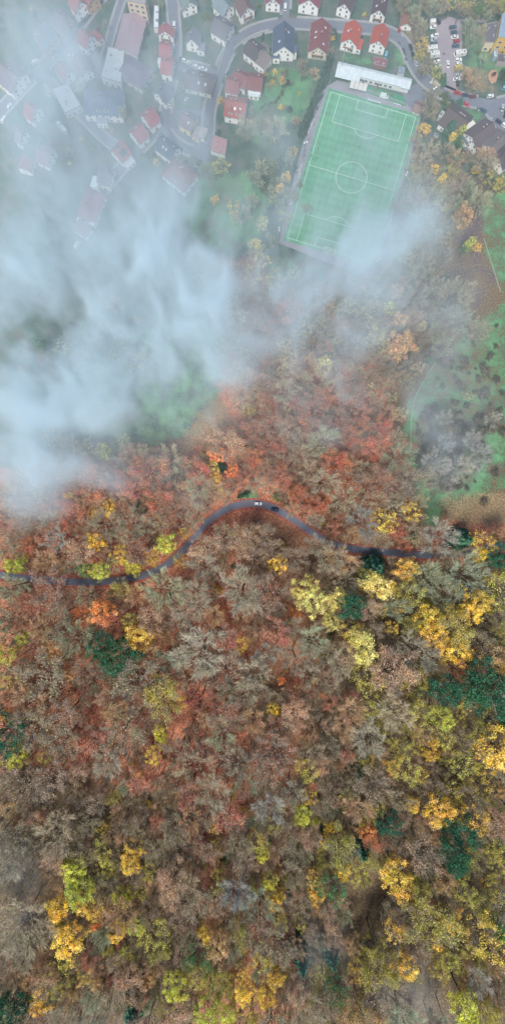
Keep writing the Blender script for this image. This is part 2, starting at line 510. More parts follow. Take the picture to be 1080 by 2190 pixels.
road_lines = []
mb, kb = MB(), MB()
for j, (pts, w) in enumerate(TOWN_ROADS):
    line = world_line(pts, 9); road_lines.append((line, w))
    ribbon(mb, line, -w / 2, w / 2, 0.03 + 0.006 * j)
structure(mb.build('road', M_ASPH))
def far_from_roads(q, skip, marg=0.0):
    for k, (ln, w) in enumerate(road_lines):
        if k == skip: continue
        for p in ln:
            if (p - q).length < w / 2 + 2.3 + marg: return False
    return True
for j, (line, w) in enumerate(road_lines):
    for sd in (-1, 1):
        run = []
        def flush():
            if len(run) > 2:
                top, s2 = [], []
                a, b = (w / 2 + 0.02), (w / 2 + 1.5)
                for zlo, zhi in ((0.0, 0.13),):
                    n0 = len(kb.v)
                    for q, nr in run:
                        for off, z in ((a, 0.0), (a, 0.13), (b, 0.13), (b, 0.0)):
                            kb.v.append((q.x + nr.x * off * sd, q.y + nr.y * off * sd, z))
                    for i in range(len(run) - 1):
                        for k in range(3):
                            kb.f.append((n0 + i * 4 + k, n0 + i * 4 + k + 1, n0 + i * 4 + 5 + k, n0 + i * 4 + 4 + k)); kb.m.append(0); kb.t.append(1)
            run.clear()
        for i, p in enumerate(line):
            d = (line[min(len(line) - 1, i + 1)] - line[max(0, i - 1)]).normalized(); nr = Vector((-d.y, d.x))
            q = p + nr * sd * (w / 2 + 0.8)
            if far_from_roads(q, j): run.append((p, nr))
            else: flush()
        flush()
structure(kb.build('pavement', M_PAVE))

def sheet(name, poly, lift, mat, holes=None):
    mb = MB()
    P = [PG(u, v) for u, v in poly]
    P = [(x, y, z + lift) for x, y, z in P]
    a = sum(P[i][0] * P[(i + 1) % len(P)][1] - P[(i + 1) % len(P)][0] * P[i][1] for i in range(len(P)))
    mb.face(P if a > 0 else P[::-1])
    return structure(mb.build(name, mat))
sheet('car_park', [(930, 52), (960, 36), (984, 42), (988, 90), (984, 140), (980, 185), (968, 200), (950, 192), (944, 150), (936, 100)], 0.13, M_PARK)
sheet('forecourt', [(860, 195), (892, 178), (912, 205), (905, 232), (880, 232), (866, 222)], 0.11, M_ASPH)
sheet('yard', [(345, 235), (440, 235), (448, 300), (420, 325), (370, 300)], 0.015, M_ASPH)
sheet('courtyard', [(95, 85), (165, 75), (230, 130), (190, 170), (120, 130)], 0.02, M_PARK)
sheet('gravel_path', [(985, 40), (1040, 42), (1040, 49), (985, 46)], 0.02, M_PARK)
sheet('track', [(690, 190), (720, 172), (905, 222), (880, 330), (800, 585), (770, 590), (596, 520), (640, 330)], 0.06, M_TRACK)

# meadow path: two worn wheel marks
mb = MB()
ln = world_line([(1010, 672), (975, 715), (935, 770), (905, 815), (884, 862), (878, 920), (880, 980)], 8)
ribbon(mb, ln, -0.2, 0.2, 0.03, nsub=1)
ln = world_line([(1034, 510), (1048, 555), (1062, 600), (1070, 625)], 8)
ribbon(mb, ln, -0.25, 0.25, 0.03, nsub=1)
structure(mb.build('footpath', cm('worn_earth', (134, 150, 120), var=0.3)))

# ------------------------------------------------------------------ football pitch
PA, PB, PD = (707, 197), (888, 251), (612, 508)
A3, B3, D3 = [Vector(PG(*p)[:2]) for p in (PA, PB, PD)]
ex = (B3 - A3); PWID = ex.length; ex.normalize()
ey = (D3 - A3); ey = (ey - ex * ey.dot(ex)); PLEN = ey.length; ey.normalize()
def pp(a, b): q = A3 + ex * a + ey * b; return (q.x, q.y)
def turf_mat(c0, c1):
    m, nt, out = new_mat('artificial_turf'); t = NT(nt)
    p = t.pos()
    mp = t.n('ShaderNodeMapping'); nt.links.new(p, mp.inputs[0])
    mp.inputs['Rotation'].default_value = (0, 0, -math.atan2(ex.y, ex.x))
    sep = t.n('ShaderNodeSeparateXYZ'); nt.links.new(mp.outputs[0], sep.inputs[0])
    a = t.noise(p, 0.05, 4, 0.6); b = t.noise(p, 0.5, 4, 0.7)
    band = t.math('SINE', t.math('MULTIPLY', sep.outputs[1], 1.35)); band2 = t.math('SINE', t.math('MULTIPLY', sep.outputs[0], 1.9))
    col = t.mix(a, c0, c1)
    f = t.math('ADD', t.math('MULTIPLY', band, 0.07), t.math('MULTIPLY', band2, 0.05))
    f = t.math('ADD', f, t.rng(t.noise(p, 0.16, 5, .75), 0.3, 0.7, 0.78, 1.18))
    vm = t.n('ShaderNodeVectorMath', operation='SCALE'); nt.links.new(col, vm.inputs[0]); nt.links.new(f, vm.inputs['Scale'])
    t.princ(out, vm.outputs[0], 0.9, 0.15)
    return m
M_TURF = turf_mat(lin((70, 134, 98)), lin((110, 172, 134)))
mb = MB(); mb.face([(*pp(-2, -2), 0.10), (*pp(PWID + 2, -2), 0.10), (*pp(PWID + 2, PLEN + 2), 0.10), (*pp(-2, PLEN + 2), 0.10)][::-1])
structure(mb.build('pitch', M_TURF))
def lseg(mb, a, b, w=0.19, z=0.115):
    p, q = Vector(pp(*a)), Vector(pp(*b)); d = (q - p).normalized(); n = Vector((-d.y, d.x)) * w / 2
    p = p - d * w / 2; q = q + d * w / 2
    mb.face([(*(p - n), z), (*(q - n), z), (*(q + n), z), (*(p + n), z)])
def larc(mb, c, r, a0, a1, w=0.19, z=0.119, n=64):
    for i in range(n):
        t0 = a0 + (a1 - a0) * i / n; t1 = a0 + (a1 - a0) * (i + 1) / n
        f = lambda t, rr: (*pp(c[0] + rr * math.cos(t), c[1] + rr * math.sin(t)), z)
        mb.face([f(t0, r - w / 2), f(t0, r + w / 2), f(t1, r + w / 2), f(t1, r - w / 2)])
mb = MB()
W_, L_ = PWID, PLEN
lseg(mb, (0, 0), (W_, 0), z=.115); lseg(mb, (0, L_), (W_, L_), z=.115)
lseg(mb, (0, 0), (0, L_), z=.123); lseg(mb, (W_, 0), (W_, L_), z=.123); lseg(mb, (0, L_ / 2), (W_, L_ / 2), z=.115)
larc(mb, (W_ / 2, L_ / 2), 9.15, 0, 2 * math.pi)
for e, s in ((0, 1), (L_, -1)):
    for hw, dp in ((20.16, 16.5), (9.16, 5.5)):
        lseg(mb, (W_ / 2 - hw, e), (W_ / 2 - hw, e + s * dp), z=.127); lseg(mb, (W_ / 2 + hw, e), (W_ / 2 + hw, e + s * dp), z=.127)
        lseg(mb, (W_ / 2 - hw, e + s * dp), (W_ / 2 + hw, e + s * dp), z=.115)
    al = math.acos(5.5 / 9.15)
    mid = math.pi / 2 * s
    larc(mb, (W_ / 2, e + s * 11), 9.15, mid - al, mid + al, n=24)
structure(mb.build('pitch_markings', cm('line_paint', (226, 238, 228), var=0.2)))
# green training strip in front of the clubhouse
sheet('training_turf', [(744, 184), (748, 174), (868, 208), (866, 228)], 0.09, turf_mat(lin((40, 120, 84)), lin((56, 142, 98))))
# ------------------------------------------------------------------ tree meshes (each made once, copied with shared data)
def rdir(up=0.0):
    z = U(-1, 1); a = U(0, 2 * math.pi); r = math.sqrt(1 - z * z)
    v = Vector((r * math.cos(a), r * math.sin(a), z + up))
    return v.normalized()

def leaf(mb, c, size, up, mat=0, tone=1.0):
    n = rdir(up); a = n.orthogonal().normalized(); b = n.cross(a)
    an = U(0, 6.28); a, b = a * math.cos(an) + b * math.sin(an), b * math.cos(an) - a * math.sin(an)
    s = size * U(0.7, 1.3)
    mb.face([c + a * s * 0.5, c + b * s * 0.32, c - a * s * 0.5, c - b * s * 0.32], mat, tone)

def twig(mb, p, d, ln, w, mat=0, tone=1.0):
    a = d.cross(Vector((0, 0, 1)))
    a = a.normalized() * w if a.length > 1e-3 else Vector((w, 0, 0))
    m = p + d * ln * 0.5 + rdir() * ln * 0.12
    q = p + d * ln + rdir() * ln * 0.15
    mb.face([p - a, m - a * 0.8, m + a * 0.8, p + a], mat, tone)
    mb.face([m - a * 0.8, q, m + a * 0.8], mat, tone)

def limbs(nl, h0, h1, rad, curve=0.3, rt=0.26):
    """trunk and main limbs of a 20 m broadleaved tree; returns mesh builder and (point, direction) limb samples"""
    mb = MB(); samples = []
    lean = Vector((U(-.6, .6), U(-.6, .6), 0))
    pts = [Vector((0, 0, -1.2)), Vector((0, 0, h0 * 0.5)) + lean * 0.3, Vector((0, 0, h0)) + lean * 0.7, Vector((0, 0, h1 * 0.8)) + lean]
    rr = [rt * 1.35, rt, rt * 0.8, rt * 0.35]
    for i in range(3): mb.tube(pts[i], pts[i + 1], rr[i], rr[i + 1], 6)
    for k in range(nl):
        a = 2 * math.pi * k / nl + U(-.35, .35)
        z0 = h0 * U(0.72, 1.0) + (h1 - h0) * 0.35 * R()
        out = U(0.55, 1.0) * rad
        z1 = z0 + (h1 - z0) * U(0.5, 0.98) * (1.15 - 0.45 * out / rad)
        p0 = Vector((lean.x * .6, lean.y * .6, z0))
        p3 = Vector((math.cos(a) * out, math.sin(a) * out, z1))
        p1 = p0.lerp(p3, 0.4) + Vector((0, 0, -0.06 * (z1 - z0))) + rdir() * 0.5
        p2 = p0.lerp(p3, 0.72) + Vector((0, 0, 0.05 * (z1 - z0))) + rdir() * 0.6
        r0 = rt * U(0.36, 0.52)
        ch = [p0, p1, p2, p3]; cr = [r0, r0 * .7, r0 * .45, r0 * .2]
        for i in range(3):
            mb.tube(ch[i], ch[i + 1], cr[i], cr[i + 1], 4)
            n = 4
            for j in range(n):
                samples.append((ch[i].lerp(ch[i + 1], (j + R()) / n), (ch[i + 1] - ch[i]).normalized(), (i + j / n) / 3))
    return mb, samples

def branches(mb, samples, rad, ctr, density, wood, r0=0.055):
    """second and third order branches; returns the twig roots"""
    tips = []
    for p, d, f in samples:
        if f < 0.18: continue
        for _ in range(density):
            out = Vector((p.x, p.y, (p.z - ctr) * 0.7)); out = out.normalized() if out.length > .1 else Vector((0, 0, 1))
            dd = (d * 0.7 + rdir() * 0.75 + out * 0.55 + Vector((0, 0, 0.25))).normalized()
            ln = U(1.2, 2.6) * (1.15 - 0.4 * f)
            m = p + dd * ln * 0.55; e = p + dd * ln + rdir() * 0.3
            mb.tube(p, m, r0, r0 * 0.7, 3, wood); mb.tube(m, e, r0 * 0.7, r0 * 0.35, 3, wood)
            for k in range(3): tips.append((p.lerp(e, 0.35 + 0.3 * k), dd))
    return tips

def make_bare(nl, rad, seed, ntw=4, w=0.032, leaves=0, nfill=85):
    """leafless crown: limbs, branches, an even haze of fine twigs, a few leaves hanging on"""
    random.seed(seed)
    tr, sp = limbs(nl, 9.0, 19.0, rad, rt=.2)
    cr = MB(); tips = branches(cr, sp, rad, 12, 2, 0, .036)
    root = Vector((0, 0, 8.5))
    for c in clump_points(nfill, rad, 8.5, 20, .55):
        d = (c - root).normalized()
        cr.tube(c - d * 1.6, c + d * .8, .03, .012, 3, 0, U(.85, 1.1))
        tips.append((c - d * .6, d)); tips.append((c + d * .2, d))
    for p, d in tips:
        tn = U(0.86, 1.14)
        for _ in range(ntw):
            dd = (d * 1.0 + rdir() * 0.75 + Vector((0, 0, .15))).normalized()
            twig(cr, p, dd, U(0.8, 1.7), w * U(.7, 1.3), 0, tn * U(0.85, 1.15))
        for _ in range(leaves):
            if R() < 0.5: leaf(cr, p + rdir() * U(0.2, 0.9), 0.3, 0.4, 1, tn)
    return (tr, cr)

def clump_points(n, rad, z0, z1, top=0.35):
    """clump centres through a lumpy crown, crowding the outside"""
    off = Vector((U(0, 50), U(0, 50), U(0, 50)))
    out = []
    while len(out) < n:
        d = rdir(top)
        lump = 0.78 + 0.42 * (mnoise.noise(d * 1.7 + off) + 0.25)
        r = lump * (0.42 + 0.58 * R() ** 0.5)
        out.append(Vector((d.x * rad * r, d.y * rad * r, (z0 + z1) / 2 + d.z * (z1 - z0) / 2 * r)))
    return out

def make_leafy(rad, seed, nclump=70, per=36, size=0.52, z0=7.0, z1=20.0, nl=8, spread=1.0, gap=0.12, rt=0.26):
    """crown in leaf: many clumps of leaf faces, lighter and darker, with gaps"""
    random.seed(seed)
    tr, sp = limbs(nl, z0 + 1.5, z1 - 1, rad * 0.8, rt=rt)
    cr = MB()
    for c in clump_points(nclump, rad, z0, z1):
        if R() < gap: continue
        tn = U(0.68, 1.28); cr_ = U(0.75, 1.35) * spread
        for _ in range(int(per * U(0.6, 1.3))):
            d = rdir(0.25); q = c + Vector((d.x, d.y, d.z * 0.7)) * cr_ * R() ** 0.45
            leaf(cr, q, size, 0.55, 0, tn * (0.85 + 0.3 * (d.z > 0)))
    for p, d, f in sp:
        if f > .3:
            for _ in range(2): twig(cr, p, (d + rdir() * .8).normalized(), U(1, 2), .05, 1, U(.7, 1.1))
    return (tr, cr)

def make_sparse(nl, rad, seed, ntw=4, nleaf=4, size=0.36):
    """half bare crown: twigs with withered leaves still on them in patches"""
    random.seed(seed)
    tr, sp = limbs(nl, 8.5, 19.5, rad)
    cr = MB(); tips = branches(cr, sp, rad, 12, 2, 1, 0.036)
    for c in clump_points(70, rad, 8.5, 20, .5):
        d = (c - Vector((0, 0, 8.5))).normalized(); tips.append((c, d)); tips.append((c - d * .8, d))
    off = Vector((U(0, 50), U(0, 50), 0))
    for p, d in tips:
        tn = U(0.7, 1.25)
        full = 0.5 + 1.6 * (mnoise.noise(p * 0.28 + off) + 0.15)
        for _ in range(ntw):
            dd = (d * 0.8 + rdir() * 0.85 + Vector((0, 0, .2))).normalized()
            twig(cr, p, dd, U(0.7, 1.5), 0.034, 1, U(.8, 1.15))
        for _ in range(max(0, int(nleaf * full * U(.5, 1.5)))):
            leaf(cr, p + rdir(.1) * U(0.2, 1.25), size, 0.5, 0, tn)
    return (tr, cr)

def make_conifer(seed, rad=3.6, h=20.0, whorls=17):
    """spruce or fir: whorls of drooping boughs with needle sprays"""
    random.seed(seed)
    tr = MB(); tr.tube((0, 0, -1), (0, 0, h * .6), .3, .16, 6); tr.tube((0, 0, h * .6), (0, 0, h), .16, .02, 5)
    cr = MB()
    for i in range(whorls):
        f = i / (whorls - 1); z = 2.5 + (h - 3.0) * f
        ln0 = rad * (1 - f) ** 0.75 + 0.25
        nb = int(9 - 4 * f)
        for k in range(nb):
            a = 2 * math.pi * (k + .5 * (i % 2)) / nb + U(-.2, .2)
            ln = ln0 * U(.78, 1.12); tn = U(.7, 1.25)
            d = Vector((math.cos(a), math.sin(a), 0)); s = Vector((-d.y, d.x, 0))
            m = max(4, int(ln * 5))
            for j in range(m):
                t = (j + .5) / m
                c = d * ln * t + Vector((0, 0, z - 0.55 * ln * t * t + .1 * ln * t))
                wd = (0.32 + 0.55 * (1 - t)) * ln * .38 + .16
                for sg in (-1, 1):
                    e = c + s * sg * wd * U(.8, 1.2) + d * wd * .55 + Vector((0, 0, -.16 * wd))
                    cr.face([c, c + d * .22, e, c.lerp(e, .5) - d * .16], 0, tn * U(.8, 1.2))
                if R() < .6: leaf(cr, c + rdir(.2) * .25, .5, .6, 0, tn)
    for _ in range(60): leaf(cr, Vector((U(-.2, .2), U(-.2, .2), h - U(0, 1.6))), .4, .2, 0, 1.1)
    return (tr, cr)

def make_shrub(seed, dense=True):
    """a 3 m bush without a visible stem to the ground, 2 m across each way"""
    random.seed(seed)
    tr = MB()
    for k in range(6):
        a = U(0, 6.28); tr.tube((0, 0, -.3), (math.cos(a) * 1.0, math.sin(a) * 1.0, U(1.4, 2.4)), .06, .02, 3)
    cr = MB()
    for c in clump_points(34, 1.9, 0.3, 3.0, .4):
        tn = U(.65, 1.3)
        for _ in range(22 if dense else 9): leaf(cr, c + rdir(.2) * U(.1, .6), .3, .5, 0, tn)
        if not dense:
            for _ in range(7): twig(cr, c * .7, rdir(.5), U(.5, 1.0), .03, 1, U(.7, 1.1))
    return (tr, cr)

def make_ivy_trunk(seed):
    """broken bare tree whose trunk is wrapped in ivy"""
    random.seed(seed)
    tr, sp = limbs(5, 14.0, 20.0, 3.0, rt=.3)
    cr = MB()
    for i in range(900):
        z = U(1.5, 15.5); a = U(0, 6.28); r = U(.35, .95) * (1.1 - z / 40)
        leaf(cr, Vector((math.cos(a) * r, math.sin(a) * r, z)), .36, .2, 0, U(.6, 1.3))
    for p, d, f in sp:
        if f > .2:
            for _ in range(3): twig(cr, p, (d + rdir() * .8).normalized(), U(.8, 1.8), .05, 1, U(.8, 1.1))
    return (tr, cr)

FORMS = {}
def form(key, pair, cmats, bark=M_BARK, R0=5.5):
    tr, cr = pair
    FORMS.setdefault(key, []).append((tr.mesh('trunk_wood', [bark], smooth=True), cr.mesh('crown_mass', cmats, tone=True), R0))
for i in range(8): form('bare', make_bare(6 + i % 5, (5.5, 5.0, 6.2, 5.5, 4.6, 5.8, 5.2, 6.0)[i], 100 + i, 4, leaves=i % 2, nfill=(85, 60, 110, 45, 95, 70, 40, 100)[i]), [M_TWIG, M_LEAF])
for i in range(3): form('pale', make_bare(8 + i, 5.5, 130 + i, 4, .034, 0, 60), [M_TWIG, M_LEAF], M_PALEBARK)
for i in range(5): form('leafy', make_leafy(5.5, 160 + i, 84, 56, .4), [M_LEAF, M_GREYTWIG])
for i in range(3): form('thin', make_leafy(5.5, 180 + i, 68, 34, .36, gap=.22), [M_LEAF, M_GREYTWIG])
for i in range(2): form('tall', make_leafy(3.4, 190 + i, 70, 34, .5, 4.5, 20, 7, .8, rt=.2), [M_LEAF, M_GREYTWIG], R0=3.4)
for i in range(7): form('sparse', make_sparse(6 + i % 5, (5.5, 5, 6, 5.5, 4.8, 6.2, 5.5)[i], 210 + i, 3, (3.5, 2.5, 4.5, 3, 2, 4, 3)[i]), [M_LEAF, M_GREYTWIG])
for i in range(3): form('rich', make_sparse(9, 5.5, 230 + i, 2, 12, .34), [M_LEAF, M_GREYTWIG])
for i in range(3): form('conifer', make_conifer(250 + i), [M_NEEDLE], R0=3.6)
for i in range(3): form('shrub', make_shrub(270 + i), [M_LEAF, M_GREYTWIG], R0=1.9)
for i in range(2): form('scrub', make_shrub(280 + i, False), [M_LEAF, M_GREYTWIG], R0=1.9)
for i in range(2): form('ivy', make_ivy_trunk(290 + i), [M_LEAF, M_GREYTWIG], R0=3.0)
random.seed(11)

# kind: (object name, forms, sRGB colour, colour words, category, group)
KIND = {
    'Y':  ('yellow_tree', ('leafy', 'leafy', 'thin'), (230, 192, 62), 'bright yellow tree', 'tree', 'yellow trees in the wood'),
    'YP': ('pale_yellow_tree', ('leafy',), (212, 196, 112), 'pale yellow tree', 'tree', 'yellow trees in the wood'),
    'G':  ('golden_tree', ('leafy', 'thin', 'thin'), (218, 178, 66), 'golden tree', 'tree', 'golden trees in the wood'),
    'GO': ('olive_tree', ('thin', 'thin', 'rich'), (186, 172, 76), 'olive-gold thinning tree', 'tree', 'thinning olive-gold trees'),
    'O':  ('orange_tree', ('leafy',), (220, 136, 70), 'orange tree', 'tree', 'orange trees in the wood'),
    'OT': ('amber_tree', ('leafy', 'rich'), (200, 158, 106), 'amber tan tree', 'tree', 'amber trees in the wood'),
    'R':  ('russet_tree', ('rich', 'rich', 'sparse'), (206, 110, 72), 'rust-red tree', 'tree', 'rust-red beeches in the wood'),
    'RD': ('crimson_tree', ('rich',), (152, 74, 62), 'dark red tree', 'tree', 'dark red trees in the wood'),
    'RP': ('pink_tree', ('sparse', 'rich'), (196, 122, 98), 'pinkish red tree', 'tree', 'pinkish red trees in the wood'),
    'P':  ('withered_oak', ('sparse', 'rich'), (200, 162, 132), 'pinkish tan withered tree', 'tree', 'withered tan trees in the wood'),
    'T':  ('tan_tree', ('sparse',), (182, 166, 116), 'olive tan half-bare tree', 'tree', 'half-bare tan trees in the wood'),
    'B':  ('bare_tree', ('bare',), (160, 147, 122), 'grey leafless tree', 'tree', 'leafless grey trees in the wood'),
    'BG': ('mossy_bare_tree', ('bare',), (150, 154, 122), 'grey-green leafless tree', 'tree', 'leafless grey-green trees in the wood'),
    'BR': ('brown_bare_tree', ('bare', 'sparse'), (176, 138, 102), 'reddish brown leafless tree', 'tree', 'leafless brown trees in the wood'),
    'W':  ('pale_bare_tree', ('pale',), (152, 148, 136), 'whitish leafless tree', 'tree', 'whitish leafless trees'),
    'D':  ('conifer', ('conifer',), (56, 108, 76), 'dark green conifer', 'tree', 'dark conifers in the wood'),
    'DL': ('evergreen_tree', ('leafy',), (46, 104, 72), 'dark green round evergreen', 'tree', 'dark round evergreens in the wood'),
    'E':  ('green_tree', ('leafy', 'thin'), (84, 128, 74), 'green leafy tree', 'tree', 'green trees in the wood'),
    'L':  ('lime_tree', ('leafy', 'leafy'), (198, 194, 72), 'lime yellow tree', 'tree', 'lime yellow trees in the wood'),
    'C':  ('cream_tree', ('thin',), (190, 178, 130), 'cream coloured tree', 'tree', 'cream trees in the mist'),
    'I':  ('ivy_tree', ('ivy',), (48, 96, 62), 'ivy-covered bare trunk', 'tree', 'ivy-covered trunks'),
    'S':  ('shrub', ('shrub',), (120, 128, 70), 'green shrub', 'shrub', 'shrubs'),
    'SY': ('yellow_shrub', ('shrub',), (206, 176, 70), 'small yellow shrub', 'shrub', 'small yellow shrubs'),
    'SB': ('bramble_bush', ('scrub',), (96, 90, 80), 'dark brown bramble bush', 'shrub', 'dark bramble bushes on the meadow'),
    'SG': ('evergreen_shrub', ('shrub',), (46, 88, 66), 'dark green shrub', 'shrub', 'dark green shrubs'),
    'SR': ('red_shrub', ('scrub',), (150, 82, 66), 'reddish brown bush', 'shrub', 'reddish brown bushes'),
}

